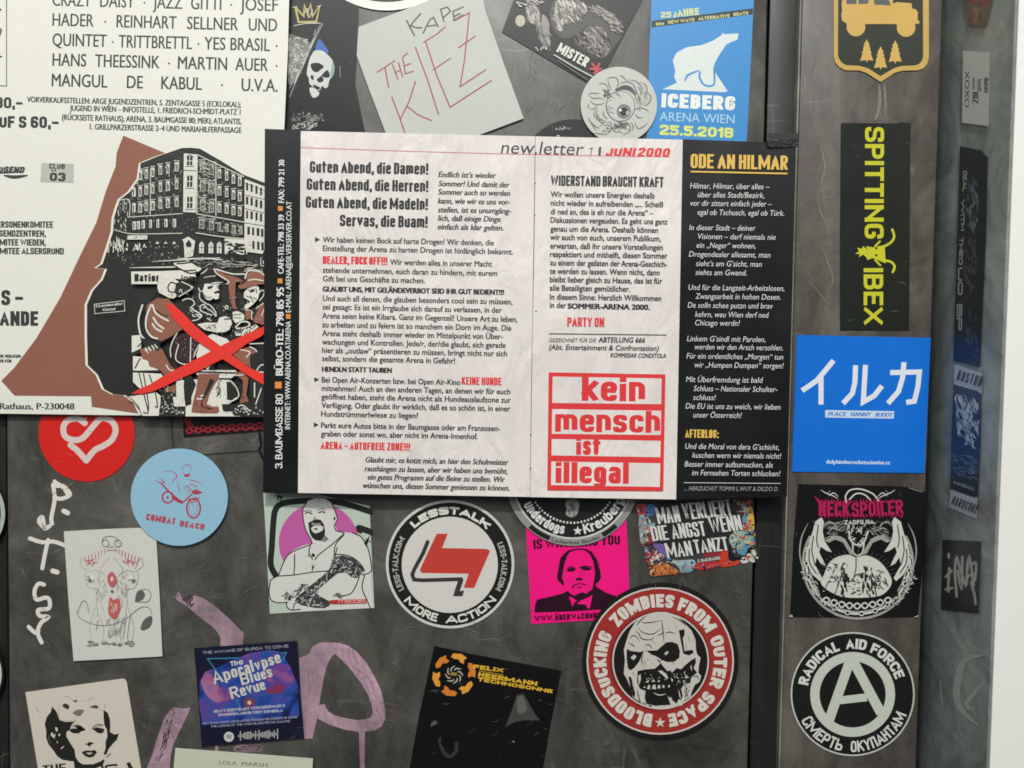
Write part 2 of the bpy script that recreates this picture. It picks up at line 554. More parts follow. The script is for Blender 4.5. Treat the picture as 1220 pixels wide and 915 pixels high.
    def build(s):
        if s.name == 'sticker' and s.outline and s.dark and s.P is PD:
            s.on('scratch_mark', 0, 0, 1)
            xs = [q[0] for q in s.outline]; ys = [q[1] for q in s.outline]
            n = 4 + int((max(xs) - min(xs)) * (max(ys) - min(ys)) / 2200)
            s.grit([mat('#84827c', .5, .25), mat('#6b6964', .5, .25)], s.outline, n, (.18, .38), (2, 11), R.choice([20, 60, 110, 160]))
        if s.root:
            r = s.root
            o0 = r.matrix_basis.translation.copy()
        else:
            V = s.parts[s.order[0]][0]
            o0 = Vector((sum(v.x for v in V) / len(V), max(v.y for v in V), min(v.z for v in V)))
            r = bpy.data.objects.new(s.name, None)
            r.empty_display_size = .01
            COL.objects.link(r)
            r.location = o0
            r['label'] = s.label; r['category'] = s.cat
            if s.group:
                r['group'] = s.group
        for n in s.order:
            V, F, MI, ML = s.parts[n]
            me = bpy.data.meshes.new(n)
            me.from_pydata([v - o0 for v in V], [], F)
            for m in ML:
                me.materials.append(m)
            me.polygons.foreach_set('material_index', MI)
            if n in s.smooth:
                me.polygons.foreach_set('use_smooth', [True] * len(F))
            me.update()
            o = bpy.data.objects.new(n, me)
            COL.objects.link(o)
            o.parent = r
        return r

def box(name, x0, x1, y0, y1, z0, z1, m, parent=None, bev=0):
    import bmesh
    bm = bmesh.new()
    bmesh.ops.create_cube(bm, size=1)
    for v in bm.verts:
        v.co = Vector((x0 + (v.co.x + .5) * (x1 - x0), y0 + (v.co.y + .5) * (y1 - y0), z0 + (v.co.z + .5) * (z1 - z0)))
    if bev:
        bmesh.ops.bevel(bm, geom=bm.edges[:], offset=bev, segments=3, affect='EDGES', profile=.5)
    me = bpy.data.meshes.new(name)
    bm.to_mesh(me); bm.free()
    me.materials.append(m)
    for p in me.polygons:
        p.use_smooth = bool(bev)
    o = bpy.data.objects.new(name, me)
    COL.objects.link(o)
    if parent:
        o.parent = parent
    return o
def thing(name, label, cat, loc):
    o = bpy.data.objects.new(name, None)
    o.empty_display_size = .05
    COL.objects.link(o)
    o.location = loc
    o['label'] = label; o['category'] = cat
    return o
def attach(o, p):
    o.parent = p
    o.matrix_parent_inverse = Matrix.Identity(4)
    o.data.transform(Matrix.Translation(-p.location))

# ================================================================ DOOR, FRAME, WALL
X = lambda u, d=0: PD(u, 457, d).x
Z0, Z1 = -.42, .42
M_LEAF = metal('worn_black_lacquer', '#32302d', '#65625c', .40, (1, 1, .5), .4)
M_POST = metal('scuffed_brown_lacquer', '#393531', '#686159', .42, (1.2, 1, .3), .25, 3.0)
M_JAMB = metal('dull_grey_paint', '#717875', '#979e9a', .40, (1, 1, .4), .15, 7.0)
M_DARK = metal('dark_paint_gap_shade', '#111211', '#222321', .5, (2, 1, .3), .2, 5.0)  # panel's dark paint; on the rebates it carries the gap's depth shade
door = thing('metal_door', 'black lacquered metal door covered with stickers, paint strokes and a newsletter', 'door', (X(450), .03, Z0))
attach(box('door_leaf', X(7), X(903), 0, .03, Z0, Z1, M_LEAF, bev=.0012), door)
side = thing('side_panel', 'narrow strip of dark side panel left of the door at the photo edge', 'panel', (X(-60), .034, Z0))
attach(box('panel_face', X(-260), X(2), .003, .033, Z0, Z1, M_DARK, bev=.001), side)
frame = thing('door_frame', 'scuffed dark metal door frame post with deep grey jamb beside the white wall', 'door frame', (X(1020), .034, Z0))
attach(box('rebate', X(895), XJ + .004, .031, .036, Z0, Z1, M_DARK), frame)
attach(box('rebate_face', X(905.5, -.004), X(939.5, -.004), .0045, .0305, Z0, Z1, M_DARK, bev=.0008), frame)
attach(box('post_face', X(942.5), X(1107), -.0006, .0305, Z0, Z1, M_POST, bev=.0011), frame)
attach(box('post_bead', X(940.3), X(942.2), -.0002, .0300, Z0, Z1, metal('pale_edge', '#6f6d66', '#8b897f', .4, (1, 1, 1), .1)), frame)  # bead along the post's left edge, paler than the post
attach(box('jamb', XJ, XJ + .0012, -WALL_D + .0002, .0305, Z0, Z1, M_JAMB, bev=.0003), frame)
mw = mat('#e6e5e0', rough=.7, grain=.02, bump=.08, key='plaster', spec=.2)
wall = box('wall', XJ + .0016, XJ + .6, -WALL_D, .3, Z0 - .1, Z1 + .1, mw)
wall['kind'] = 'structure'
back = box('wall', X(-900), X(-262), -.0, .3, Z0 - .1, Z1 + .1, mw)
back['kind'] = 'structure'

# ================================================================ MARKS ON THE DOOR ITSELF
WH, BK = '#e4e2da', '#161616'
a = Art('metal_door', '', '', .00008, root=door)
a.on('white_marker_writing', 0, 560, .3876)
for p in ('163,45 168,90 158,145 160,165', '168,35 172,48 195,50 215,75 190,88 172,86', '152,172 138,178 130,145 120,158 138,180', '170,38 196,55 210,78',
          '92,210 130,222 165,220 200,232', '148,215 140,250 130,302', '135,352 118,350 106,372 112,398 140,392 152,400 150,425 118,430 122,448 148,452 126,470 116,500 128,530',
          '88,482 108,500 118,496'):
    a.st('#d9d6cc', p, 12.5)
a.st('#d9d6cc', '196,126 208,132', 15)
a.st('#d9d6cc', '162,310 176,314', 15)
PK = metal('streaky_pink_paint', '#7c6770', '#bc9aab', .5, (2.5, 1, .6), .2, 2.0)
PK2 = metal('thin_pink_paint', '#5f5357', '#a08592', .5, (2.5, 1, .6), .2, 4.0)
a.on('pink_paint_stroke', 0, 675, .2623)
a.poly(PK, '808,115 795,140 803,152 850,180 905,228 960,270 985,295 1000,320 1002,372 1100,372 1108,300 1095,292 1060,255 990,190 935,150 900,135 882,130 865,150 845,165 825,140 818,118')
a.poly(PK, '790,640 835,645 866,640 855,668 820,740 790,800 775,860 770,930 660,930 690,860 710,790 745,690 770,655')
a.grit([mat('#4a3f42'), mat('#3c3638')], '770,655 800,650 740,860 710,900', 40, (2, 7), (10, 40), 112)
a.grit([mat('#4a4145')], '830,140 880,130 880,185 850,178', 16, (4, 10), (10, 30))
a.poly(PK2, '1060,830 1075,812 1120,808 1180,808 1196,822 1185,840 1120,845 1070,842', True)
a.grit('#4a3f42', '1065,830 1120,812 1190,815 1180,840', 20, (3, 6), (8, 30), 5)
a.poly(PK, '978,812 992,812 990,850 975,850')
a.on('pink_paint_letter', 300, 700, .2623)
a.poly(PK, '214,320 240,310 262,300 275,268 310,250 345,248 375,305 365,310 345,345 330,395 312,490 308,520 300,560 296,600 285,640 276,686 240,688 232,600 222,480')
a.poly(PK, '340,248 400,252 440,265 480,295 520,340 555,400 582,455 590,480 600,520 606,560 606,600 590,630 560,648 515,655 480,655 420,645 350,622 300,595 296,560 303,535 330,528 345,560 375,580 420,592 480,602 515,598 540,590 550,570 545,530 525,480 500,440 455,380 415,335 380,302 372,302 358,290')
a.poly(PK, '486,650 514,652 512,830 492,830')
a.grit([mat('#ad8c9b'), mat('#957386')], '235,330 300,330 290,560 240,640', 60, (2, 5), (12, 50), 95)
a.grit([mat('#ad8c9b'), mat('#957386')], '400,262 470,300 560,450 590,560 560,580 500,440 420,330', 70, (1.5, 4), (12, 60), 55)
# scratches and scuffs
a.on('scuff_mark', 0, 0, 1)
SC = ['#6f6d68', '#7c7a74', '#5e5c57']
for reg, n, l, ang in (('170,470 215,470 215,520 170,540', 10, (3, 16), 150), ('160,430 100,640 60,600 70,575 170,530', 14, (4, 22), 150), ('240,525 310,525 310,590 250,540', 14, (4, 18), 150),
                       ('470,745 600,740 610,765 480,760', 16, (8, 34), 185), ('440,800 480,790 500,870 440,910', 10, (3, 14), 30), ('640,800 700,760 700,900 650,905', 14, (3, 12), 10),
                       ('800,690 890,700 880,860 870,900 880,720', 10, (3, 12), 30), ('190,640 320,640 320,750 230,760 200,700', 16, (3, 20), 150), ('20,500 60,560 60,900 30,800', 14, (3, 16), 60),
                       ('580,20 660,90 700,150 640,150 600,60', 20, (5, 26), 110), ('180,790 230,800 210,890 170,850', 10, (3, 14), 30), ('440,150 470,150 440,60 430,60', 5, (3, 12), 60)):
    a.grit([mat(c, .5, .2) for c in SC], reg, n, (.25, .7), l, ang)
a.st(mat('#141413'), '204,497 207,540 214,545', .9)
a.st(mat('#141413'), '216,545 250,541 308,537', .9)
a.st(mat('#100f0f'), '309,515 311,530 309,536 314,547', 3)
a.build()

a = Art('door_frame', '', '', .0008, root=frame)
a.on('scratch', 900, 0, .26230)
for p, w in (('268,215 275,300 262,400 270,470', 3), ('275,620 300,680 318,770 300,820 305,900', 4), ('370,330 375,400 380,540', 4), ('560,380 565,440 555,520 540,545', 9), ('585,380 590,440 590,530', 6),
             ('215,350 225,370 222,420', 6), ('300,690 320,790', 3)):
    a.st(mat('#78726a', .5, .35), p, w * 1.7, taper=True)
a.fr(900, 220, .26230)
for p, w in (('280,20 290,110 325,190 330,240', 5), ('335,190 350,160 380,150', 3), ('230,430 280,480 340,560', 3), ('290,260 320,330 350,420 340,480', 5), ('300,520 370,580', 3), ('325,180 330,215', 9)):
    a.st(mat('#746e67', .5, .35), p, w * 1.5, taper=True)
a.fr(900, 675, .26230)
for p, w in (('165,90 195,88', 2), ('165,160 190,160', 2), ('780,395 800,400', 3)):
    a.st(mat('#746e67', .5, .35), p, w * 1.5, taper=True)
a.build()
jm = Art('door_frame', '', '', .0002, PJ, root=frame)
jm.on('rubbed_mark', 900, 675, .26230)
for p, w in (('1040,400 950,430 915,540 930,640 1010,720', 34), ('1040,520 960,620 990,650', 24), ('840,520 850,640', 18)):
    jm.st(mat('#a3aaa6', .5, .25), p, w, taper=True)
jm.build()

# ================================================================ STICKERS
D1, D2, D3 = .0004, .0011, .0018
def circ(cx, cy, r, n=72):
    return [(cx + r * math.cos(2 * math.pi * i / n), cy + r * math.sin(2 * math.pi * i / n)) for i in range(n)]

# --- tall black skull sticker
a = Art('sticker', 'tall black sticker with a white skull and a yellow crown beside the big poster', 'sticker', D1)
a.sheet(BK, '338,-22 427,-22 427,34 425,66 423,100 437,168 338,168')
a.on('skull', 340, 0, .1749)
sk = '#c9ccc6'
a.poly('#3f66ad', '215,290 235,265 262,300 290,340 288,365 250,345 205,345', True)
a.poly(sk, '200,345 250,345 290,375 320,410 332,450 325,510 300,545 290,590 268,600 250,585 235,615 212,600 190,590 165,570 158,530 145,500 155,440 165,400 180,370', True)
a.poly(sk, '165,600 195,598 230,630 220,655 190,665 172,640', True)
a.poly('#8aa8a5', '318,415 335,450 330,500 312,530 305,500 315,460', True)
for p in ('172,440 200,428 235,432 262,455 240,475 215,492 185,480', '262,495 285,478 300,500 300,525 270,530 250,520 262,545 245,560 225,560 215,540 240,520', '172,515 190,515 190,545 175,535', '190,575 215,585 240,600 228,608 200,598'):
    a.poly(BK, p, True)
a.sts('#9ba09c', 5, '255,160 215,240 140,400 70,560 30,660', '238,170 200,250 120,420 30,600', '205,200 195,240')
a.poly('#7d807a', '20,260 70,245 150,275 165,330 130,420 60,540 22,560', True); a.st('#aeb4b2', '200,250 120,430 60,570', 22, taper=True)
a.grit(['#a5a9a2', '#8d9089', '#c2c5bd', '#5f625c'], '20,250 70,245 150,275 165,330 130,420 60,540 25,540', 150, (4, 11), (12, 45))
a.cur = 'crown'
for p in ('68,50 90,150 210,148 235,40 185,110 172,30 150,95 130,35 125,110 68,50',):
    a.st('#b8ab62', p, 13, sm=False)
a.sts('#c4c2b4', 6, '60,175 140,160 240,158', '130,90 150,60 160,120 185,70', '50,50 80,45', '215,45 240,40')
a.cur = 'lettering'
a.grit(['#9a9d98', '#7b7e79'], '35,770 260,770 260,820 35,830', 60, (3, 6), (10, 30))
a.grit(['#b4b7b2', '#9a9d98'], '35,850 150,830 215,800 220,860 150,880 35,885', 50, (4, 9), (10, 34))
a.st('#8f938e', '372,450 374,525', 5)
a.build()

# --- white ringed round sticker cut by the top edge
a = Art('sticker', 'round white sticker with a dark ring cut off by the top edge of the photo', 'sticker', D1 + .0003)
a.sheet(WH, circ(461, -94, 106.5))
a.on('ring_print', 0, 0, 1)
a.ring('#2a2c2c', 461, -94, 92, 96.5); a.disc('#2a2c2c', 461, -94, 88)
a.build()

# --- paper sheet KAPT THE KIEZ
a = Art('paper_note', 'white paper note hand lettered THE KIEZ in thin red strokes', 'note', D2)
a.sheet(mat('#b9bbb4', .5, .03, .15), '427,32 505,3 571,-30 578,12 600,75 624,141 565,163 468,190 459,157 441,110 425,66')
a.on('handwriting', 340, 0, .2459)
gm, rm = '#4a4d4b', '#9c4a4a'
a.sts(gm, 7.5, '588,100 605,135 625,172', '656,66 625,100 607,125', '607,125 640,135 660,135', '668,160 700,95 718,85 740,130', '692,128 728,122', '752,45 768,105', '752,45 785,35 800,55 765,85', '815,100 860,72', '812,55 818,100', '812,55 862,34', '818,80 845,66', sm=False)
a.sts(rm, 6.5, '445,350 530,295', '482,325 500,422', '520,315 545,385', '548,305 568,372', '530,352 556,342', '570,275 592,258', '568,280 582,358 620,345', '575,320 606,308', '515,470 550,560 578,642', '630,395 600,490 556,580', '590,515 640,555 706,584',
      '630,230 690,390 742,555', '670,205 735,165 775,130', '680,205 735,370 798,520', '716,338 800,283', '798,520 998,390', '820,100 892,62', '892,58 868,290 846,420', '838,232 920,175', '846,420 972,338', sm=False)
a.build()

# --- black photo sticker MISTER
a = Art('sticker', 'tilted black sticker with blurry white figures and the word MISTER', 'sticker', D1)
a.sheet('#1b1c1d', '621,-24 598,38 704,101 716,94 724,79 776,-20')
a.on('photo_print', 590, 0, .13934)
for c, p in (('#6d6b67', '275,0 350,0 375,120 400,260 470,330 465,400 400,380 380,300 340,210 270,160'), ('#a9a69c', '290,20 340,20 350,120 330,200 290,170'), ('#8e8b84', '400,130 440,150 465,230 440,320 405,260'), ('#4b4948', '520,0 700,0 830,90 760,240 600,330 490,240 470,110'), ('#7d7973', '600,20 690,20 710,90 690,180 620,190 560,150'), ('#98928a', '560,60 620,40 640,110 590,150'),
             ('#4a4847', '800,70 920,70 1050,160 1085,290 1000,420 940,490 860,500 770,440 680,370 690,300 780,230'), ('#8a8680', '820,75 920,80 1000,120 1070,200 1060,240 980,190 900,120 830,100'), ('#77736e', '780,250 900,230 930,300 880,420 830,440 800,330'), ('#7b7873', '930,370 990,380 960,460 920,480')):
    a.poly(c, p, True)
a.grit(['#b9b6ad', '#8e8a84', '#6c6866', '#4f4c4b'], '270,0 370,0 380,180 470,260 460,420 380,340 350,200 270,200', 90, (6, 20), (20, 90), 80)
a.disc('#b3ae9c', 215, 178, 42, 50)
a.grit(['#9a958e', '#77706c', '#5a5553', '#c2beb4'], '560,0 700,0 780,80 700,180 600,180 520,280 480,120', 130, (8, 22), (20, 100), 60)
a.grit(['#a7a29a', '#6d6866', '#88837d'], '810,70 900,60 1000,110 1080,210 1070,300 1000,260 900,140', 60, (5, 16), (20, 90), 30)
a.grit(['#a7a29a', '#6d6866', '#88837d', '#4a4746'], '700,300 800,240 900,220 960,300 1000,380 930,470 870,500 790,430 700,380', 130, (5, 14), (20, 70), 60)
a.grit(['#c9c6bd', '#a09c94'], '180,10 260,0 440,0 420,40 200,50', 22, (6, 12), (14, 50), 20)
a.grit(['#c9c6bd'], '340,400 440,380 440,430 360,440', 6, (6, 12), (20, 40))
a.cur = 'lettering'
a.b('#d4d3cb', 'MISTER', 520, 440, 770, 88, 19, slope=.55)
a.st('#b4b3ac', '505,470 680,575 830,655', 13, sm=False)
a.st('#5f6060', '540,520 780,680', 10, sm=False)
a.sts('#b8474f', 21, '815,590 905,590', '830,545 885,620', '890,545 850,630', sm=False)
a.build()

# --- black round sticker behind the newsletter
a = Art('sticker', 'round black sticker of which only the top shows above the newsletter', 'sticker', D1 + .0003)
a.sheet('#1d1e1f', circ(683, 205, 63))
a.on('lettering', 580, 145, .20492)
a.grit(['#a9a9a4'], '395,40 480,25 485,38 400,58', 14, (3, 5), (8, 20)); a.disc('#c9c9c2', 415, 82, 10, 4)
a.build()

# --- eyeball sticker
a = Art('sticker', 'round white sticker with a drawn veined eyeball between MISTER and ICEBERG stickers', 'sticker', D3)
a.sheet('#bdbfb7', circ(737.3, 125, 45.5))
a.on('eyeball_drawing', 690, 70, .10929)
e1 = '#6d706d'
a.disc(e1, 450, 520, 162, 172); a.disc('#bdbfb7', 452, 516, 150, 160)
a.poly('#4a4d56', '400,330 480,290 560,300 620,370 610,400 540,350 470,340 405,355', True)
a.disc('#565958', 487, 575, 76, 78); a.disc('#2b2d2d', 490, 580, 40, 44); a.ring('#9a9d99', 487, 575, 52, 62); a.disc(WH, 450, 560, 15); a.disc('#a5a8a4', 530, 590, 22)
for p in ('310,590 340,580 380,600', '305,520 340,530 370,550', '320,430 350,410 380,430', '400,390 430,400 450,420', '330,460 350,450', '370,380 400,370 440,400', '300,550 340,555'):
    a.st(e1, p, 9)
for p in ('300,260 310,220 350,205 400,210 425,250 415,300 385,345', '320,240 330,300 360,345', '200,285 250,270 300,290 320,350', '100,400 130,375 190,380 230,370', '105,400 150,430 220,430 280,450', '120,450 150,490 230,500 290,470', '110,540 160,550 190,510', '110,540 95,520 110,495',
          '185,560 160,600 190,650 240,690 300,690', '200,520 190,600 230,660 300,680', '260,560 270,620 310,660', '420,300 470,260 560,260 610,320 640,400 650,500', '440,180 480,200 520,250', '520,230 600,240 650,270 690,330 695,400', '660,260 720,280 740,340 720,400 710,450', '700,420 740,380 780,410 770,470 720,510 690,490',
          '650,400 660,460 690,490', '610,600 640,640 700,640', '660,530 720,550 760,580', '600,680 640,760 700,740 750,700', '340,700 360,760 400,800 450,790', '300,700 340,690 350,740 330,800 280,825', '370,700 430,740 480,700', '480,700 530,700 560,760 530,810 470,820', '560,690 590,740 580,790', '230,760 180,740 130,690',
          '100,640 130,700 190,790', '250,330 300,360 330,380', '280,420 310,400 330,370', '570,330 600,380 640,500', '150,810 240,820 300,830', '640,300 670,340 680,400', '600,560 640,540 690,540', '400,740 390,780'):
    a.st(e1, p, 14, taper=True)
a.grit(['#4e514f'], '240,340 330,340 340,420 270,430', 16, (8, 16), (20, 50)); a.grit(['#4e514f'], '360,700 540,690 500,760 400,760', 26, (6, 14), (20, 60)); a.grit(['#8b8e8a'], '620,250 770,350 760,500 650,560 600,300', 26, (5, 9), (20, 60), 70)
a.grit(['#8b8e8a'], '190,600 300,700 560,780 500,830 260,800', 30, (4, 8), (20, 60), 20)
a.build()

# --- ICEBERG
a = Art('sticker', 'blue sticker with a white polar bear standing on an iceberg', 'sticker', D1 + .0004)
a.sheet('#3f8ac8', '777,-24 899,-24 898,6 889.5,172 770.5,172 773.5,60')
a.on('polar_bear', 600, 0, .2623)
a.poly('#d3dad8', '722,405 800,370 850,340 940,300 955,320 1018,415 1000,419')
a.st('#3f8ac8', '820,385 825,360 850,330 890,320 890,350 910,385 945,390 958,370 955,300', 9)
a.poly('#d3dad8', '768,275 785,240 830,215 900,205 950,185 990,160 995,150 1005,155 1068,152 1062,180 1030,192 1012,202 985,240 960,285 950,320 955,375 940,385 915,380 905,350 890,318 860,325 830,340 820,365 832,385 825,395 795,392 775,350 780,320')
a.cur = 'lettering'
a.b('#c8ce8a', '25', 714, 80, 762, 26, 8, slope=-.02); a.b('#c8ce8a', 'J', 770, 79, 786, 27, 8, slope=-.1); a.b('#c8ce8a', 'AHRE', 790, 77, 890, 33, 9, slope=-.1)
a.poly('#2a3138', '672,95 1133,38 1132,65 672,125')
a.b('#b9c07c', '80s', 692, 117, 730, 14, 4.5, slope=-.1); a.b('#b9c07c', 'NEW WAVE', 748, 109, 868, 16, 4.5, slope=-.1); a.b('#b9c07c', 'ALTERNATIVE', 885, 93, 1028, 16, 4.5, slope=-.1); a.b('#b9c07c', 'BEATS', 1045, 73, 1112, 15, 4.5, slope=-.1)
a.b('#e2e6e2', 'ICEBERG', 716, 487, 1050, 64, 21, 15, slope=.045)
a.t('#a9cfe0', 'ARENA WIEN', 708, 548, 1048, 40, slope=.04)
a.b('#d6dd72', '25.5.2018', 708, 612, 1042, 46, 13, 11, slope=.045)
a.build()

# --- jeep shield
a = Art('sticker', 'dark shield sticker with yellow border, yellow off-road car and three fir trees', 'sticker', D2)
out = [(178, -180), (1042, -180), (1042, 520), (1028, 580), (990, 622), (940, 638), (800, 642), (730, 662), (605, 745), (475, 662), (410, 640), (285, 638), (230, 612), (190, 565), (178, 510)]
inn = [(218, -180), (988, -180), (990, 510), (980, 550), (955, 580), (920, 594), (790, 600), (725, 620), (603, 692), (490, 620), (410, 598), (290, 592), (248, 565), (222, 525), (216, 490)]
a.fr(970, 0, .13115)
a.sheet('#bf9f58', out)
a.on('shield_field', 970, 0, .13115); a.poly('#33372f', inn)
a.cur = 'car_picture'
yy = '#c8a55c'
a.poly(yy, '262,-40 735,-40 710,25 735,28 745,18 885,30 890,78 925,85 942,110 940,180 960,200 945,220 920,212 910,250 900,260 760,240 745,218 465,218 455,240 300,240 290,208 255,190 246,140 255,90 248,40')
a.poly('#5b5f5e', '292,-40 385,-40 385,38 292,38'); a.poly('#5b5f5e', '402,-40 500,-40 490,34 402,38'); a.poly('#5b5f5e', '540,-40 668,-40 695,50 545,42')
a.disc(yy, 380, 245, 85); a.disc(yy, 835, 250, 84)
a.cur = 'fir_tree_picture'
for cx, cy in ((477, 355), (603, 420), (736, 365)):
    p = [(0, 0), (14, 30), (28, 48), (20, 55), (35, 85), (28, 92), (45, 125), (38, 132), (60, 195), (8, 190), (6, 210), (-4, 210), (-6, 190), (-60, 197), (-38, 135), (-45, 125), (-28, 95), (-35, 85), (-20, 56), (-28, 48), (-14, 30)]
    a.poly(yy, [(cx + x, cy + y) for x, y in p])
a.build()

# --- SPITTING IBEX
a = Art('sticker', 'tall black sticker with SPITTING IBEX written downwards in yellow', 'sticker', D2)
a.sheet('#1d211c', '1002,146.5 1069,147 1072,145.5 1085,146.5 1084,270 1083,393 1001,393 1001,270')
a.on('lettering', 1000, 140, .28391)
yl = '#c2c02e'
def V(st, y0, y1, xb=103, h=82, xs=0):
    a.b(yl, st, xb, y0, xb + xs, h, 17, 15, y1=y1, gap=9)
V('SPITTING', 40, 508, 108, 80, -2); V('IBEX', 632, 868, 102, 82, 0)
a.cur = 'ibex_emblem'
a.poly(yl, '190,535 195,612 140,590 118,598 112,585 100,575 82,586 85,572 66,572 82,562 75,545 92,552 100,540 118,555 112,540 140,545', False)
a.st(yl, '180,545 215,525 230,500 222,470', 10); a.st(yl, '182,600 215,605 232,625 224,648', 10); a.st(yl, '150,540 170,520', 8); a.st(yl, '150,598 172,620', 8)
a.disc('#1d211c', 155, 548, 5); a.disc('#1d211c', 155, 578, 5)
a.build()

# --- blue katakana
a = Art('sticker', 'square bright blue sticker with three large white katakana characters', 'sticker', D2)
a.sheet('#0f6bcf', '949,399 1109,402.5 1101.5,563.5 943.5,562')
a.on('lettering', 900, 440, .2623)
w = '#dcdfe6'
a.fr(900, 440, .2623)
a.sts(w, 23, '212,97 280,50 355,-40', '298,30 298,160', '455,-18 452,60 440,110 398,155', '500,-20 495,60 490,148 540,120 575,75', '612,15 745,12 738,80 722,145 685,150', '675,-32 668,40 650,100 602,155', sm=False, caps=False)
a.poly('#c3d3ea', '317,185 630,190 628,224 317,219')
a.t('#2a6fc0', 'PLACE', 330, 212, 410, 18, slope=.01, shear=.25, bold=1); a.t('#2a6fc0', 'NANNY', 432, 213, 522, 18, slope=.01, shear=.25, bold=1); a.t('#2a6fc0', 'BUDDY', 545, 215, 620, 18, slope=.01, shear=.25, bold=1)
a.t('#c3d3ea', 'dolphintherocketscientist.cc', 322, 428, 612, 18, slope=.015, bold=1.3)
a.build()

# --- NECKSPOILER
a = Art('sticker', 'square black sticker with pink NECKSPOILER logo over a white demon drawing', 'sticker', D2)
a.fr(930, 570, .1913)
a.sheet('#101112', '110,35 780,50 905,85 890,500 855,860 600,868 60,862 80,400')
a.on('demon_drawing', 930, 570, .1913)
n1, n2, n3 = '#c9c9c0', '#9a9a93', '#63635f'
a.poly(n1, '270,600 300,530 350,490 420,475 470,490 540,480 620,520 680,600 690,660 640,720 560,740 400,740 300,700 250,650', True)
a.ring(n2, 482, 530, 335, 350, 60, 300); a.ring(n2, 482, 530, 296, 306, 75, 285)
for i in range(34):
    t = math.radians(-128 + i * 256 / 33 + 180)
    x, y = 482 + 322 * math.sin(t), 525 - 318 * math.cos(t)
    dx, dy = math.cos(t) * 17, math.sin(t) * 17
    if i % 2:
        a.st(n1, [(x - dx, y - dy), (x + dx, y + dy)], 14, sm=False)
    else:
        a.st(n1, [(x - dx, y - dy), (x + 12 * math.sin(t), y - 12 * math.cos(t)), (x + dx, y + dy), (x - 12 * math.sin(t), y + 12 * math.cos(t))], 7, closed=True)
for sx in (1, -1):
    q = lambda s_: [((482 + (x - 482) * sx), y) for x, y in pts(s_)]
    a.poly(n1, q('255,240 270,270 262,330 275,390 300,430 320,460 285,450 250,425 240,460 270,520 280,545 250,530 225,490 215,540 260,620 245,640 200,600 170,540 160,470 175,400 200,330 215,270'), False)
    a.sts('#23241f', 7, q('235,290 225,380 235,430'), q('205,360 195,450 215,540'), q('180,440 180,520 220,590'))
    a.sts(n2, 9, q('270,300 300,270 340,290 350,330'), q('262,380 320,360 380,370 410,420 440,470'), q('300,320 330,310 380,330'), q('170,280 130,370 120,480 150,600'), taper=True)
    a.poly(n2, q('275,385 340,355 400,375 440,440 470,480 430,470 390,400 340,380 300,400'), False)
    a.grit([n3, n2], q('270,270 400,270 420,340 300,350'), 34, (3, 8), (20, 60), 60 * sx + 90)
    a.sts(n1, 6, q('250,70 280,90 330,110 360,130'), q('290,95 310,75'), q('300,110 330,90 360,115'), taper=True)
a.grit([n1, n2], '410,290 560,290 540,400 480,430 430,400', 50, (4, 9), (12, 40))
a.poly('#15160f', '455,345 500,340 510,365 480,380 455,365'); a.poly('#15160f', '440,310 470,320 460,330'); a.poly('#15160f', '500,320 530,310 520,330')
a.sts(n1, 9, '425,330 440,390 480,415 520,395 545,330', '450,420 455,465 480,480 510,460 520,400', '410,150 405,110 430,75 480,65 530,75 580,100 610,140', '430,130 470,95 520,100 560,135')
a.grit(['#141510', '#2c2c27'], '380,540 420,540 420,640 410,740 360,740 370,620', 34, (5, 14), (15, 50), 85)
a.disc(n1, 402, 548, 14); a.disc(n1, 540, 540, 14)
a.grit(['#141510', '#2c2c27'], '520,560 570,550 600,640 570,740 510,730 500,620', 38, (5, 14), (15, 50), 85)
a.grit(['#3a3a35'], '280,560 360,510 360,680 290,640', 20, (3, 6), (10, 40)); a.grit(['#3a3a35'], '600,560 670,600 650,690 600,700', 20, (3, 6), (10, 40)); a.grit(['#3a3a35'], '430,620 490,600 500,720 430,720', 18, (3, 7), (10, 30), 0)
a.grit([n1, n2], '140,540 250,690 340,770 340,830 200,740 130,610', 40, (5, 10), (14, 40)); a.grit([n1, n2], '820,540 740,690 640,770 640,830 780,740 850,610', 40, (5, 10), (14, 40))
for i in range(22):
    t = math.radians(-75 + i * 150 / 21)
    x, y = 470, 640
    a.st(n3, [(x + 215 * math.sin(t), y - 170 * math.cos(t)), (x + 262 * math.sin(t), y - 205 * math.cos(t))], 6, taper=True)
a.sts('#33332e', 5, '470,480 470,560 455,620', '380,600 350,690 330,740', '560,600 590,690 600,740', '400,620 440,640 470,600 520,590', '300,640 280,680', '650,620 670,670')
a.poly('#15160f', '240,690 330,740 420,765 560,768 660,735 720,680 735,720 640,790 520,815 430,812 320,785 245,735')
for i in range(9):
    x = 285 + i * 48; y = 742 + 52 * math.sin(math.pi * (i + 1) / 10)
    a.st(n1, [(x - 20, y), (x, y - 17), (x + 20, y), (x, y + 19)], 9, closed=True)
a.cur = 'logo'
pk = '#a81e50'
a.b(pk, 'NECK', 235, 232, 430, 92, 19, 17, slope=.02); a.b(pk, 'SPOILER', 445, 240, 765, 88, 17, 15, slope=-.06)
a.poly(pk, '205,105 250,140 262,215 245,200 232,150')
for i in range(26):
    x = 250 + i * 20
    a.poly(pk, [(x, 150 - R.uniform(0, 6)), (x + 14, 150), (x + R.uniform(-4, 18), 128 + R.uniform(-8, 8))]); a.poly(pk, [(x, 226), (x + 14, 226), (x + R.uniform(0, 14), 248 + R.uniform(-6, 8))])
a.cur = 'lettering'
a.b('#b9b9b2', 'ZADFILNA', 398, 288, 582, 28, 8, slope=-.02)
a.cur = 'worn_corner'
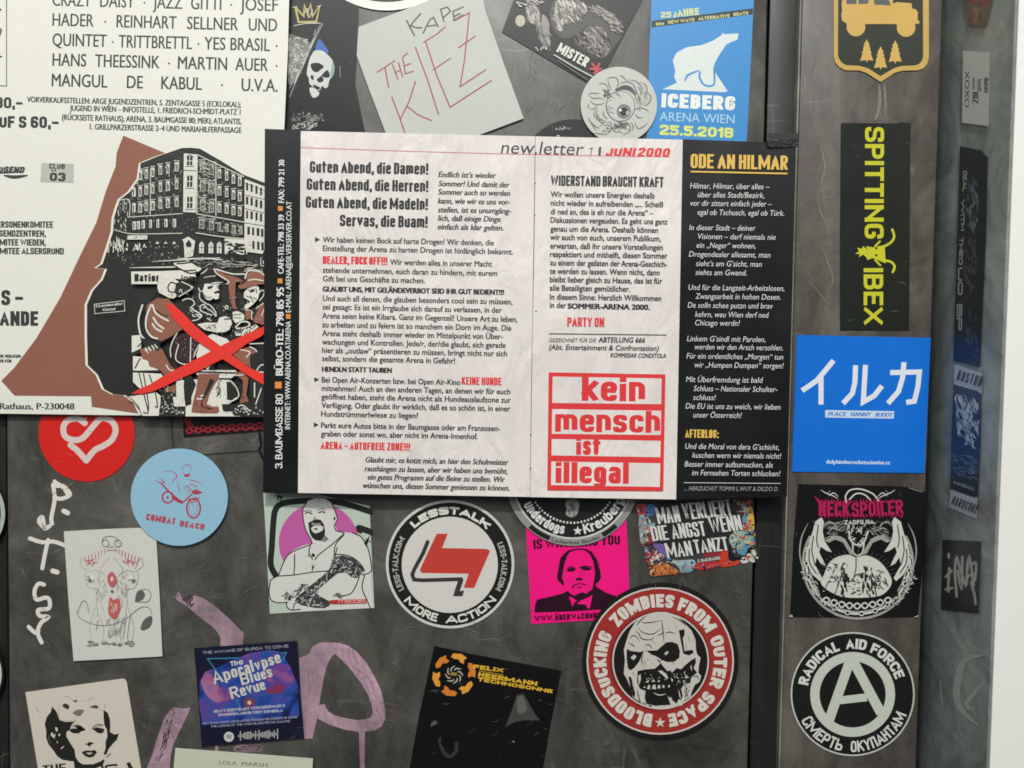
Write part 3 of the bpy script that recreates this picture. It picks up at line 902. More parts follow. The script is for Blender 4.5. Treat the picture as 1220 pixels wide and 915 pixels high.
a.poly('#b2b2aa', '52,856 70,848 78,862 60,864'); a.poly('#b2b2aa', '828,866 858,850 856,862'); a.sts('#8c8c86', 4, '800,60 880,84', '340,852 360,858 385,866')
a.build()

# --- RADICAL AID FORCE
a = Art('sticker', 'round black sticker with white circled A and RADICAL AID FORCE around it', 'sticker', D2)
a.fr(940, 740, .18583)
a.sheet('#bdbfb6', circ(408, 468, 398))
a.on('black_field', 940, 740, .18583); a.disc('#161918', 408, 468, 388)
a.on('circled_letter', 940, 740, .18583)
wa = '#bfc4b8'
a.ring(wa, 408, 470, 212, 272)
a.st(wa, '398,235 255,640', 62, sm=False, caps=False); a.st(wa, '400,235 590,590', 62, sm=False, caps=False); a.st(wa, '325,508 500,488', 50, sm=False, caps=False)
a.cur = 'lettering'
wt = '#cfd2c8'
a.arc(wt, 'RADICAL', 408, 468, 290, -79, -16, 66, block=15); a.arc(wt, 'AID', 408, 468, 290, -8, 16, 66, block=15); a.arc(wt, 'FORCE', 408, 468, 290, 22, 71, 66, block=15)
a.arc(wt, 'CМEPТЬ'.replace('М', 'M').replace('Т', 'T'), 408, 468, 372, 243, 191, 74, block=13); a.arc(wt, 'OKYПAHTAM', 408, 468, 372, 182, 111, 72, block=13)
a.build()
# --- red heart
a = Art('sticker', 'round red sticker with a looped white heart line under the big poster', 'sticker', D1)
a.sheet('#cf2420', circ(103.3, 516.5, 57.3))
a.on('heart_line', 0, 480, .2623)
a.sts('#d3c3bd', 27, '385,92 355,72 310,78 288,110 295,150 330,168 375,160 420,110 460,70 505,82 525,120 510,165 470,195 430,215 392,262', '320,192 350,215 392,262')
a.poly('#d3c3bd', '395,62 385,105 365,92'); a.poly('#d3c3bd', '315,185 340,198 325,214')
a.build()
# --- light blue bike
a = Art('sticker', 'round light blue sticker with a red line drawing of a motocross rider', 'sticker', D3)
a.sheet('#8fb9d0', circ(213.6, 592.3, 58))
a.on('rider_drawing', 155, 535, .12565)
r1 = '#a93c4e'
a.ring(r1, 358, 458, 44, 60); a.disc(r1, 356, 458, 12)
for w_, k in ((16, 1),):
    a.st(r1, [(602 + 64 * math.cos(t / 10 * 6.283), 562 + 92 * math.sin(t / 10 * 6.283)) for t in range(10)], 16, closed=True)
a.st(r1, [(602 + 40 * math.cos(t / 10 * 6.283), 562 + 66 * math.sin(t / 10 * 6.283)) for t in range(10)], 4, closed=True)
a.sts(r1, 16, '300,330 360,395 420,450 490,510', sm=False); a.st(r1, '490,515 580,435', 14)
a.poly(r1, '395,420 460,470 500,495 490,520 440,500 395,465'); a.poly(r1, '575,410 620,380 690,412 650,430 610,430'); a.poly(r1, '500,215 520,240 550,238 572,220 560,262 520,266')
a.sts(r1, 8, '235,290 270,315 330,320', '265,280 310,300 330,330', '310,212 400,215 445,260 410,300 405,330', '500,200 505,165 540,148 572,165 575,215', '515,390 530,350 560,370 600,400', '550,290 600,300 690,330', '560,330 610,345 640,380', '440,330 470,380 460,410', '500,400 460,415', '590,500 600,570', '570,480 640,480', '590,430 640,470 660,450', '445,270 455,320', '545,360 590,330', taper=True)
a.grit(['#a93c4e', '#b35c6a'], '560,380 680,400 600,430 520,380', 16, (4, 8), (10, 40)); a.grit([r1], '550,480 650,480 620,520 570,510', 12, (4, 8), (10, 30))
a.cur = 'lettering'
a.b('#b04152', 'COMBAT', 148, 672, 425, 62, 17, 11, slope=.165, gap=9); a.b('#b04152', 'BEACH', 470, 732, 700, 56, 17, 11, slope=.15, gap=9)
a.build()
# --- black chain sticker
a = Art('sticker', 'black sticker with a red chain border showing below the big poster', 'sticker', D1)
a.sheet('#131212', '216,470 320,470 320,513 219,521')
a.on('chain_border', 200, 480, .17493)
for i in range(17):
    x, y = 145 + i * 32, 190 - i * 1.8 - (12 if i % 2 else 0)
    a.st('#8e2530', [(x - 20, y), (x, y - 15), (x + 20, y), (x, y + 18)], 13, closed=True)
for x, y in ((130, 120), (148, 150), (145, 100)):
    a.disc('#8e2530', x, y, 24, 20)
a.build()
# --- white two-headed cat
a = Art('sticker', 'white paper sticker with a fine pencil drawing of a two-headed lion and red hearts', 'sticker', D2)
a.fr(70, 620, .18571)
a.sheet('#cccbc4', '32,70 300,55 520,47 625,100 648,500 665,872 380,888 95,902 60,480')
a.on('lion_drawing', 70, 620, .18571)
p1, p2, rd = '#918f8b', '#5f5e5c', '#bb605d'
for sx in (1, -1):
    q = lambda s_: [((340 + (x - 340) * sx), y + (0 if sx > 0 else 2)) for x, y in pts(s_)]
    a.sts(p1, 3.2, q('180,320 140,290 148,240 170,260 190,310'), q('180,320 170,370 195,430 250,440'), q('250,440 240,520 250,580 240,620'), q('330,235 290,280 270,320 300,360'), q('250,600 290,700 275,790'), q('235,560 200,680 210,770'), q('300,480 270,520 290,580'), q('190,330 240,320 280,340'), q('230,430 250,480'))
    a.grit([p2, p1], q('180,360 225,345 235,400 190,405'), 14, (3, 7), (10, 24)); a.grit([p1], q('245,330 300,380 310,450 250,520 240,430'), 40, (1.6, 3.4), (12, 36), 70)
    a.disc('#e0dfd8', 340 + (215 - 340) * sx, 365, 12)
    a.poly(p2, q('190,375 215,385 200,405')); a.grit([rd], q('175,260 270,235 265,265 215,300'), 24, (3, 6), (8, 24), -25 * sx)
    a.sts(rd, 4, *[q('%g,%g %g,%g' % (180 + i * 19, 285 - i * 12, 168 + i * 21, 235 - i * 9)) for i in range(8)])
    a.grit([p2, p1], q('195,775 245,770 250,805 190,812'), 16, (5, 9), (12, 34), 0); a.grit([p2, p1], q('275,780 330,775 340,800 280,802'), 14, (4, 8), (12, 30), 0)
    a.st(p2, [((340 + (300 - 340) * sx) + 22 * math.cos(t), 147 + 22 * math.sin(t)) for t in (0, 1, 2, 3, 4, 5)], 4, closed=True)
a.sts(p1, 4, '275,140 290,110 335,100 370,115 383,150', '320,165 335,172 350,165', '320,190 360,190')
a.poly(rd, '340,330 370,365 372,400 345,430 318,405 312,360', True); a.poly('#cccbc4', '340,355 352,375 340,395 330,375')
a.poly(rd, '330,490 350,510 385,500 395,540 385,600 355,635 320,600 318,550', True); a.grit(['#cccbc4', '#d58a86'], '330,520 380,520 370,600 330,590', 26, (3, 6), (8, 24))
a.disc(p2, 342, 455, 9)
a.sts(p1, 4, '115,580 130,620 180,650 260,672 350,665 430,630 520,560 580,560 598,600', '120,590 150,520 180,530 190,590', '490,520 570,520 590,470 560,440 530,445', '250,640 240,700', '320,700 320,750 340,740 400,700', '430,640 410,760', '460,600 440,750 460,780')
a.poly(p2, '490,522 498,470 515,448 540,452 552,480 530,510', True); a.poly(p2, '592,612 598,650 575,690 525,700 545,640', True)
a.grit([p1], '300,640 420,630 410,750 320,740', 40, (1.4, 3), (20, 60), 88)
a.build()
# --- woman
a = Art('sticker', 'cream sticker with a black stencil portrait of a woman with wavy hair', 'sticker', D1)
a.fr(25, 805, .12295)
a.sheet('#cfc6b8', '42,160 500,95 985,28 1010,35 1025,60 1165,900 1230,1300 230,1300')
a.on('portrait', 25, 805, .12295)
k = '#232420'
a.poly(k, '300,298 345,350 375,430 430,448 500,446 545,436 510,455 490,480 470,530 440,545 440,590 470,640 520,720 530,790 555,830 600,860 700,858 770,830 800,810 812,822 790,870 720,900 520,900 510,830 470,828 400,815 350,780 310,720 265,665 243,600 245,540 230,470 250,400 290,350')
a.poly(k, '800,330 840,360 862,420 866,500 862,545 905,570 948,560 930,620 890,660 850,710 825,770 800,760 820,700 820,640 838,590 832,520 808,480 800,400')
a.poly(k, '470,520 500,510 545,512 580,525 628,524 600,505 575,480 545,468 500,480 560,478 600,500 625,530 585,540 560,560 510,560 480,545'); a.poly(k, '690,520 720,500 760,505 808,515 800,550 770,562 735,550 712,530'); a.st(k, '690,515 715,485 755,472 795,480', 8)
a.st('#8d867b', '490,500 530,478 575,485', 14, taper=True); a.st('#8d867b', '720,500 760,485 790,495', 12, taper=True)
a.poly(k, '610,662 640,658 665,640 690,648 710,660 680,668 665,690 640,670'); a.poly(k, '585,740 620,728 655,722 675,728 710,718 738,740 705,785 665,795 620,780'); a.poly('#cfc6b8', '625,750 665,745 700,750 665,765')
a.poly('#3a3a33', '400,290 430,270 465,290 460,325 430,318', True); a.poly('#4a4a42', '665,305 720,285 750,300 740,318', True); a.poly('#77726a', '500,360 550,330 610,335 580,385 545,390', True); a.poly('#6d685f', '500,240 545,236 535,262', True)
a.sts('#a29b8f', 6, '410,205 460,205 500,240', '580,240 640,240 690,215 705,240', '370,270 365,370 390,420', '800,260 815,300 800,330', '400,430 470,440 550,415', taper=True)
for p in ('330,500 350,500 358,530 340,545', '285,570 305,545 315,575 335,560 325,610 300,590', '360,570 385,560 370,590', '385,700 418,680 410,695 390,712', '345,630 358,640 352,660'):
    a.poly('#cfc6b8', p)
a.st(k, '830,790 870,755', 9)
a.cur = 'lettering'
a.b(k, 'THE', 215, 960, 440, 90, 24, 14, slope=-.1); a.b('#8e3a30', 'I', 355, 940, 375, 40, 12); a.poly(k, '1020,850 1055,835 1085,895 1110,950 1060,930'); a.b(k, 'IC', 780, 930, 940, 62, 24, slope=-.1)
a.build()
# --- Apocalypse Blues Revue
a = Art('sticker', 'dark blue and purple sticker with white Apocalypse Blues Revue lettering', 'sticker', D2)
a.fr(225, 755, .17478)
a.sheet('#14162e', '35,98 400,72 738,48 760,400 785,712 400,745 88,768 60,400')
a.on('cosmic_print', 225, 755, .17478)
def blotch(cols, seed):
    m = bpy.data.materials.new('cosmic_blotches'); m.use_nodes = True
    nt = m.node_tree; p = nt.nodes['Principled BSDF']; p.inputs['Roughness'].default_value = .42
    tc = nt.nodes.new('ShaderNodeTexCoord'); n = nt.nodes.new('ShaderNodeTexNoise'); n.inputs['Scale'].default_value = 60; n.inputs['Detail'].default_value = 3; n.inputs['Distortion'].default_value = 1.0
    mp = nt.nodes.new('ShaderNodeMapping'); mp.inputs['Location'].default_value = (seed, seed, 0)
    nt.links.new(tc.outputs['Object'], mp.inputs[0]); nt.links.new(mp.outputs[0], n.inputs['Vector'])
    r = nt.nodes.new('ShaderNodeValToRGB'); nt.links.new(n.outputs['Fac'], r.inputs[0]); nt.links.new(r.outputs[0], p.inputs['Base Color'])
    e = r.color_ramp.elements
    while len(e) < len(cols):
        e.new(.5)
    for i, c in enumerate(cols):
        e[i].position = .32 + .36 * i / (len(cols) - 1); e[i].color = lin(c)
    return m
CB = blotch(['#131a4a', '#1f3f8c', '#2c4a9a', '#5a3d8a', '#8a4f86'], 0)
a.poly(CB, '75,330 110,260 200,230 300,180 420,130 560,110 640,130 700,250 745,360 752,560 400,600 92,620 70,480')
a.poly(blotch(['#7a3f78', '#9a5a86', '#a06a92', '#704a8c'], 3), '85,310 130,265 170,300 200,350 240,420 230,455 190,470 130,430 95,370', True)
a.poly('#7c2f5a', '530,380 600,345 645,350 655,385 610,410 540,405', True); a.poly('#6d3f8c', '600,210 680,215 695,250 640,262 590,240', True)
a.sts('#37789a', 8, '125,170 250,168 340,165', '125,170 160,215 180,245', '635,132 665,128 640,180', '325,452 352,505', '420,575 445,580', sm=False)
a.disc('#6b3c5e', 412, 468, 42, 36); a.disc('#d8b98a', 412, 470, 14)
a.cur = 'lettering'
lw = '#c9c5bb'
def fn(st, x0, y0, x1, y1, h, t):
    a.b(lw, st, x0, y0, x1, h, t, y1=y1, gap=t * .35)
fn('Th', 285, 222, 335, 215, 34, 9); fn('e', 340, 212, 372, 208, 36, 9)
for ch, x0, y0, x1, h in (('A', 172, 345, 238, 92), ('p', 246, 322, 290, 76), ('o', 297, 303, 338, 76), ('c', 345, 288, 380, 74), ('a', 387, 275, 425, 74), ('l', 432, 262, 452, 84), ('v', 458, 258, 497, 74), ('p', 505, 238, 545, 72), ('s', 552, 220, 586, 72), ('e', 593, 206, 632, 74)):
    a.b(lw, ch, x0, y0, x1, h, 17, 13, slope=-.28)
for ch, x0, y0, x1, h in (('B', 362, 352, 420, 76), ('l', 428, 333, 446, 80), ('u', 454, 326, 492, 70), ('e', 499, 314, 533, 68), ('s', 540, 300, 574, 68)):
    a.b(lw, ch, x0, y0, x1, h, 16, 12, slope=-.28)
for ch, x0, y0, x1, h in (('R', 292, 448, 350, 82), ('e', 358, 428, 396, 72), ('v', 402, 415, 440, 72), ('u', 447, 402, 486, 68), ('e', 492, 388, 526, 68)):
    a.b(lw, ch, x0, y0, x1, h, 16, 12, slope=-.28)
a.b('#8b8c98', 'THE AWAKE OF BURGA TO COME', 95, 140, 680, 20, 5, slope=-.08)
a.b('#b5b6c4', 'HEAVY BODY BLUES WITH GODSMACK S', 172, 540, 655, 20, 5, slope=-.085); a.b('#b5b6c4', 'SHANNON LARKIN TONY ROMBOLA', 200, 563, 640, 19, 5, slope=-.07)
a.b('#8f92ae', 'NEW BAND MIXING AND BLASTING THROUGH THE SPHERES OF SOUND', 95, 620, 740, 15, 3.5, slope=-.07); a.b('#8f92ae', 'THE LEGEND OF THE APOC BLUES REVUE CALLING', 150, 640, 690, 15, 3.5, slope=-.07)
a.disc('#c9c9c4', 273, 703, 34); a.sts('#3a3b44', 5, '255,693 275,689 292,697', '257,704 275,700 290,708', '260,714 274,711 287,717')
for i in range(24):
    h_ = abs(math.sin(i * 1.7) * 20 + 8 * math.sin(i * .6)) + 5
    a.st('#b4b4b0', [(340 + i * 11.5, 697 - h_ - i * .6), (340 + i * 11.5, 697 + h_ - i * .6)], 6.5, sm=False)
a.build()
# --- Lola Marsh
a = Art('sticker', 'pale cream card with the small word LOLA MARSH at the bottom edge of the photo', 'card', D2 + .0006)
a.sheet('#c4c6b2', '209,891 290,897 373,903.5 371,935 205,935')
a.on('lettering', 225, 755, .17478)
a.t('#77796c', 'LOLA', 205, 890, 325, 26, slope=.06, bold=.8); a.t('#77796c', 'MARSH', 360, 900, 535, 26, slope=.05, bold=.8)
a.build()
# --- bearded man
a = Art('sticker', 'pale green sticker with a bald bearded man, arms folded, before a pink circle', 'sticker', D1)
a.fr(310, 585, .16393)
GR = '#b6c2b4'
a.sheet(GR, '22,15 400,20 795,110 808,400 830,850 400,872 70,893 45,400')
a.on('man_portrait', 310, 585, .16393)
k = '#252726'
sk = '#cfcec8'
a.st(k, '800,150 600,88 460,72 300,72 160,92 110,140 95,240 85,400 78,540 130,640', 44)
a.st(k, '790,300 720,275', 60, sm=False)
a.poly('#bb5b9d', [(425 + 290 * math.cos(t * .1048), 375 + 285 * math.sin(t * .1048)) for t in range(60)])
a.poly(GR, '125,640 160,520 300,700 700,640 740,300 800,320 810,600 500,700 200,700')
a.poly(sk, '300,400 240,430 190,480 130,620 75,650 65,700 70,780 120,812 200,810 190,840 230,870 300,870 500,860 820,850 800,640 812,560 780,420 730,340 670,305 560,295 545,250 558,200 545,150 520,90 470,55 400,50 340,75 312,130 312,200 330,280 365,340 378,380')
for p in ('340,80 312,130 312,200 330,280 365,345 378,382', '520,90 545,150 556,180 560,210 540,250 550,290', '378,382 340,400 260,430 190,480 130,620', '105,620 250,610 380,590 500,580', '75,650 110,620', '75,650 65,720 75,785 120,812 200,808', '250,460 250,540 245,608', '365,390 355,450 380,500 378,580',
          '550,290 610,310 560,370 540,420 540,500', '610,310 520,390 410,480 385,560', '670,305 730,330 780,410 808,540 800,590 740,610', '540,460 640,470 720,520 760,580', '720,625 690,700 650,750 560,765', '770,350 800,370', '760,610 740,700 770,780 800,850', '190,810 195,845 230,865 290,860', '560,410 545,470', '240,860 250,820 290,800'):
    a.st(k, p, 8)
a.poly(k, '350,230 380,215 410,205 440,210 462,240 472,290 468,340 440,362 400,358 375,335 358,300')
a.poly(sk, '368,270 390,252 440,250 460,262 455,285 430,300 400,308 380,295'); a.poly('#8a8a86', '375,225 400,235 440,232 440,246 395,250 372,245'); a.disc(k, 405, 276, 12, 7)
a.sts(k, 9, '330,162 345,155 375,165', '425,158 450,150 470,158'); a.sts('#8d8c88', 9, '320,150 350,140 375,150', '415,140 445,130 475,140'); a.disc(k, 540, 200, 7, 14)
a.poly('#7a7a76', '470,320 500,350 470,370 440,362'); a.poly('#9b9b96', '395,180 410,205 380,215')
a.poly('#3a3c3c', '530,480 600,468 680,490 750,560 752,590 700,635 660,625 620,590 560,600 500,650 440,700 400,740 430,760 500,800 508,830 470,852 400,850 300,830 250,800 270,770 350,700 450,620 510,560')
a.grit(['#8f9090', '#b5b5b0', '#1b1c1c', '#5f6060'], '530,490 600,480 740,560 740,600 690,630 620,580 560,600 450,690 400,740 480,810 470,845 300,825 260,795 450,630 510,570', 190, (5, 13), (14, 46))
a.grit(['#2b2c2c', '#555655', '#777876'], '150,760 180,740 260,720 330,660 360,690 280,760 200,790', 44, (5, 11), (10, 36))
a.disc(k, 385, 465, 12); a.disc(k, 350, 470, 5); a.poly(sk, '375,500 400,500 398,540 382,545')
a.grit(['#6a6a68'], '500,760 560,745 640,760 560,780', 12, (4, 9), (14, 40), 5)
a.sts(k, 9, '120,35 160,45', '130,45 128,65', '150,48 152,68')
a.cur = 'lettering'
a.poly('#b5342f', '500,795 560,790 770,785 772,815 540,822 505,818')
a.b('#d9a7a0', 'maccilla', 570, 815, 760, 28, 5, slope=-.02)
a.build()
# --- LESSTALK MORE ACTION
a = Art('sticker', 'round black ringed sticker with red flag symbol, LESSTALK MORE ACTION', 'sticker', D1)
a.fr(460, 590, .17486)
a.sheet('#cbc9c2', circ(436, 470, 438))
a.on('black_ring', 460, 590, .17486); a.disc('#1d1d1c', 436, 470, 420)
a.cur = 'white_field'; a.disc('#cfccc5', 434, 474, 328)
a.cur = 'flag_symbol'
a.st('#373534', '283,318 255,390 195,500 178,540 190,575 250,580 512,572', 27, sm=False); a.st('#373534', '512,572 478,670', 34, sm=False, caps=False); a.poly('#373534', '455,688 468,655 532,650 520,690')
FL = '345,262 420,262 382,360 685,366 706,378 704,392 600,632 528,632 563,535 245,530 230,515 240,485'
a.st('#cfccc5', FL, 26, sm=False, closed=True)
a.poly('#bf3e36', FL)
a.cur = 'lettering'
wt = '#d9d7cf'
a.arc(wt, 'LESSTALK', 434, 474, 344, -44, 46, 52, block=16)
a.arc(wt, 'MORE', 434, 474, 400, 232, 193, 56, block=13); a.arc(wt, 'ACTION', 434, 474, 400, 184, 127, 56, block=13)
a.arc('#a9a8a2', 'LESS-TALK.COM', 434, 474, 352, 242, 300, 40, block=8)
a.arc('#a9a8a2', 'LESS-TALK.COM', 434, 474, 352, 66, 118, 40, block=8)
a.build()
# --- magenta IS WATCHING YOU
a = Art('sticker', 'magenta sticker with a black stencil man in a suit, IS WATCHING YOU', 'sticker', D1)
a.fr(600, 590, .17486)
MG = '#f0147f'
a.sheet(MG, '152,215 300,150 835,170 848,400 862,840 500,858 190,878')
a.on('suit_portrait', 600, 590, .17486)
k = '#2a0a1c'
a.poly(k, '210,800 215,740 230,710 320,690 400,670 440,650 400,610 368,580 365,550 385,430 410,400 440,375 500,362 560,365 600,385 625,420 650,460 665,560 650,590 625,610 640,630 700,665 770,690 900,700 900,780')
a.poly(MG, '408,640 412,600 398,560 412,480 430,420 450,390 500,372 550,375 585,400 610,450 622,520 620,560 612,600 605,640 560,672 540,660 505,672 480,685 450,665 425,640')
a.poly(MG, '445,690 480,700 500,715 480,735 470,760'); a.poly(MG, '500,740 540,705 605,680 590,760 575,775 560,745 520,742')
a.poly(k, '425,520 445,497 475,493 492,510 470,522'); a.poly(k, '520,495 560,485 602,500 580,515 545,512'); a.st(k, '430,500 460,488 490,500', 7); a.st(k, '520,492 560,482 600,492', 7)
a.poly(k, '490,570 515,560 540,570 535,583 510,580 495,584'); a.st(k, '524,520 524,560', 8, taper=True); a.sts(k, 7, '470,620 500,605 530,604 560,612', '500,628 530,628', '480,610 470,635'); a.poly(k, '440,670 480,690 540,682 600,670 590,690 540,712 490,715')
a.st(MG, '640,450 652,500', 3)
a.poly(MG, '205,808 660,780 660,790 205,820')
a.cur = 'lettering'
a.b(k, 'IS WATCHING YOU', 205, 368, 795, 66, 15, 12, slope=-.055)
a.b(k, 'WWW.ÜBERWACHUNGSSTAAT', 212, 862, 830, 40, 11, 9, slope=-.055)
a.build()
# --- Underdogs Kreuzberg
a = Art('sticker', 'round grey and black sticker with Underdogs Kreuzberg lettering partly behind the newsletter', 'sticker', D2)
a.fr(600, 590, .17486)
cx, cy = 470, -112
a.sheet('#8f8d8a', circ(cx, cy, 457))
a.on('rings', 600, 590, .17486)
a.disc('#c9c8c4', cx, cy, 412); a.disc('#1f1f1f', cx, cy, 400)
a.ring('#1f1f1f', cx, cy, 418, 450, 201, 222); a.ring('#1f1f1f', cx, cy, 418, 450, 137, 152)
for i in range(26):
    t = math.radians(180 + (i - 12.5) * 4.6)
    a.disc('#c9c8c4', cx + 300 * math.sin(t), cy - 300 * math.cos(t), 8, n=12)
a.cur = 'animal_emblem'; a.poly('#9a9895', '420,60 440,30 500,30 515,70 500,130 460,150 425,130 430,90', True); a.grit(['#55534f'], '430,50 505,50 480,140 440,130', 16, (4, 9), (14, 40), 85)
a.cur = 'lettering'
a.arc('#dad8d3', 'Underdogs', cx, cy, 382, 242, 189, 66, block=15); a.arc('#dad8d3', 'Kreuzberg', cx, cy, 384, 168, 112, 68, block=15)
st_ = []
for i in range(10):
    r = 32 if i % 2 == 0 else 14
    st_.append((505 + r * math.sin(i * math.pi / 5), 243 - r * math.cos(i * math.pi / 5)))
a.poly('#dad8d3', st_)
a.arc('#3b3a38', 'Lederfrei Berlin', cx, cy, 446, 199, 156, 22, bold=1.2)
a.build()
# --- MAN VERLIERT DIE ANGST WENN MAN TANZT
a = Art('sticker', 'colourful collage sticker with white block letters about dancing, under the newsletter', 'sticker', D1)
a.fr(750, 590, .13115)
a.sheet('#3a3a3c', '60,90 600,60 1108,40 1120,150 1140,300 1150,420 1175,575 1000,620 700,670 440,710 190,755 165,640 130,520 150,465 105,440 90,310 75,180')
a.on('collage_print', 750, 590, .13115)
for c, p in (('#b34a52', '65,90 150,85 150,170 80,180'), ('#4a78b0', '160,100 200,80 240,110 225,170 175,180'), ('#8a8f94', '85,200 140,190 160,330 120,440 95,400'), ('#7a9aa8', '150,280 230,250 210,330 165,330'), ('#8e2f38', '165,390 210,350 220,430 190,470'),
             ('#6a5a96', '215,450 300,430 340,520 330,570 270,520'), ('#8e2a30', '140,520 230,520 250,560 170,590'), ('#b8642f', '195,730 210,660 260,620 330,620 400,660 440,705'), ('#c3c6bd', '190,580 270,530 290,550 210,600'), ('#93adb0', '400,600 480,590 590,590 580,670 480,705 450,660'),
             ('#5d94a8', '470,650 580,640 570,690 490,700'), ('#b02c2c', '620,620 800,600 780,650 630,680'), ('#c23a28', '820,520 890,490 900,590 990,590 990,625 830,650'), ('#8e2a30', '680,530 820,510 820,550 690,560'), ('#8aa6a2', '905,400 960,330 1060,330 1130,400 1070,470 960,490'), ('#5a8aa4', '980,490 1060,440 1140,420 1120,460 1040,540 990,540'),
             ('#c0c2ba', '1000,580 1040,560 1085,600 1030,620'), ('#c0c2ba', '1060,545 1100,530 1140,600 1100,605'), ('#c0c2ba', '1090,500 1130,490 1170,570 1150,570'), ('#caa24a', '1050,150 1110,100 1135,300 1080,320 1060,220'), ('#b8452c', '1020,45 1105,42 1100,90 1060,80'), ('#c0c2ba', '940,50 1000,50 1080,140 960,150 1040,130'), ('#a94a3a', '1040,240 1100,230 1090,300 1040,330'), ('#5a8aa4', '1030,190 1070,180 1060,250 1030,250'),
             ('#171819', '900,440 930,480 960,560 1050,540 1080,480 1150,470 1000,580 910,590'), ('#565f8a', '420,80 520,70 510,170 430,180'), ('#a8b2b2', '540,75 640,70 640,110 560,120')):
    a.poly(c, p, True)
a.grit(['#b34a52', '#c0c2ba', '#4a78b0', '#caa24a', '#1b1b1c', '#6a5a96', '#8aa6a2', '#b8642f'], '70,100 150,95 220,330 200,460 340,560 640,620 900,600 990,610 600,680 200,740 110,420', 170, (6, 18), (12, 46))
a.grit(['#b34a52', '#c0c2ba', '#caa24a', '#1b1b1c', '#5d94a8', '#1b1b1c'], '950,50 1105,45 1140,400 1165,570 1000,600 920,480 930,350 1030,300 1030,200', 120, (6, 16), (12, 46))
a.grit(['#dd8a4a', '#6a2a1c'], '200,730 240,650 400,660 430,700', 30, (4, 9), (20, 60), 75)
a.poly('#262727', '300,75 900,60 940,150 1020,190 1030,310 900,340 890,480 600,530 350,560 330,440 230,430 210,320 260,260 255,110')
a.cur = 'lettering'
wt = '#cfcfca'
for stx, x0, y0, x1, h, t in (('MAN', 262, 262, 470, 150, 22), ('VERLIERT', 500, 225, 940, 150, 22), ('DIE', 212, 418, 362, 135, 22), ('ANGST', 395, 398, 700, 135, 21), ('WENN', 740, 345, 1030, 140, 22), ('MAN', 345, 570, 580, 135, 21), ('TANZT', 600, 530, 905, 125, 21)):
    a.b(wt, stx, x0, y0, x1, h, t, 15, slope=-.1, shear=-.12)
a.b('#b9b9b4', 'S. NADZIRADIDE', 620, 610, 825, 28, 7, slope=-.13)
a.build()
# --- zombies
a = Art('sticker', 'large round sticker with a zombie head and BLOODSUCKING ZOMBIES FROM OUTER SPACE', 'sticker', D3)
a.fr(690, 690, .21858)
a.sheet('#1c1a19', circ(444, 444, 425))
a.on('rings', 690, 690, .21858)
zc = (440, 444)
a.disc('#c9c4bc', 442, 446, 402); a.disc('#9c2f2a', 442, 446, 393); a.ring('#7d2522', 442, 446, 262, 275); a.disc('#c9c4bc', 444, 446, 264); a.disc('#1b1918', 444, 446, 256)
a.cur = 'zombie_head'
a.fr(735, 725, .13654)
k, wz = '#1b1918', '#c2bfb6'
a.poly(wz, '60,360 80,290 110,200 160,120 240,55 340,30 430,30 520,60 590,130 650,190 685,270 690,360 700,400 730,430 715,500 710,560 735,590 720,640 680,665 655,720 640,770 590,800 570,845 480,862 400,868 300,865 230,840 180,800 140,780 120,700 90,620 60,570 70,450')
a.poly(k, '690,300 700,400 760,440 760,300'); a.poly(k, '735,440 716,500 712,560 740,590 765,560')
for p in ('85,350 120,370 200,380 235,370 215,420 190,470 150,520 120,540 95,520 85,440', '210,370 350,365 430,295 480,290 530,310 550,370 545,430 500,465 440,468 390,450 350,420 300,400 260,372', '180,545 250,530 330,525 380,480 345,440 370,450 400,500 440,545 470,540 480,560 520,520 560,530 600,490 650,450 685,430 690,470 670,520 700,560 650,600 640,650 590,660 560,700 575,760 560,800 540,790 520,830 480,800 440,760 470,840 340,850 260,830 240,790 250,720 200,700 175,640',
          '540,190 590,180 590,230 575,260 590,370 660,360 670,385 630,410 580,395 560,300', '100,590 125,600 140,680 160,740 150,790 120,720'):
    a.poly(k, p)
for p in ('118,430 150,400 172,420 145,450', '412,392 440,370 452,385 425,408', '245,645 280,622 275,645', '300,640 318,618 335,638', '350,640 370,622 378,638', '358,545 390,540 430,570 445,600 440,620 400,580', '185,590 205,570 210,620 190,670', '470,600 492,628 480,640', '232,690 245,675 250,695', '262,700 275,665 290,670 288,705', '305,700 315,665 335,665 342,705', '352,695 360,665 380,672 378,698', '395,690 400,662 418,680 412,692', '445,685 450,665 462,670 460,690', '455,795 470,770 485,800 470,820', '535,700 550,740 560,790 545,770', '590,600 610,580 620,600 600,610', '640,510 650,490 655,550', '215,790 235,770 250,800 225,820'):
    a.poly(wz, p)
a.st(wz, '320,735 370,755 430,745', 9, taper=True); a.st('#565250', '470,370 520,390', 5, taper=True)
for p in ('215,120 270,125 390,105', '388,95 400,180 412,300', '185,165 220,205 290,225 340,210 385,170', '160,190 190,220 220,265 295,272 330,240', '110,260 150,235 190,270', '295,272 340,310', '240,330 275,315 310,350', '100,300 140,320 150,340', '420,215 460,205 510,220', '510,150 530,165', '300,405 335,400 350,425', '350,240 390,220 410,200', '170,250 200,290', '480,470 500,480', '480,70 560,110 600,150', '620,240 640,300', '230,400 215,450 220,480', '660,600 700,590 710,620', '260,60 200,110 170,150', '600,300 610,360', '130,560 160,580', '130,620 150,700', '175,700 190,770 210,830', '420,850 440,820'):
    a.st(k, p, 9, taper=True)
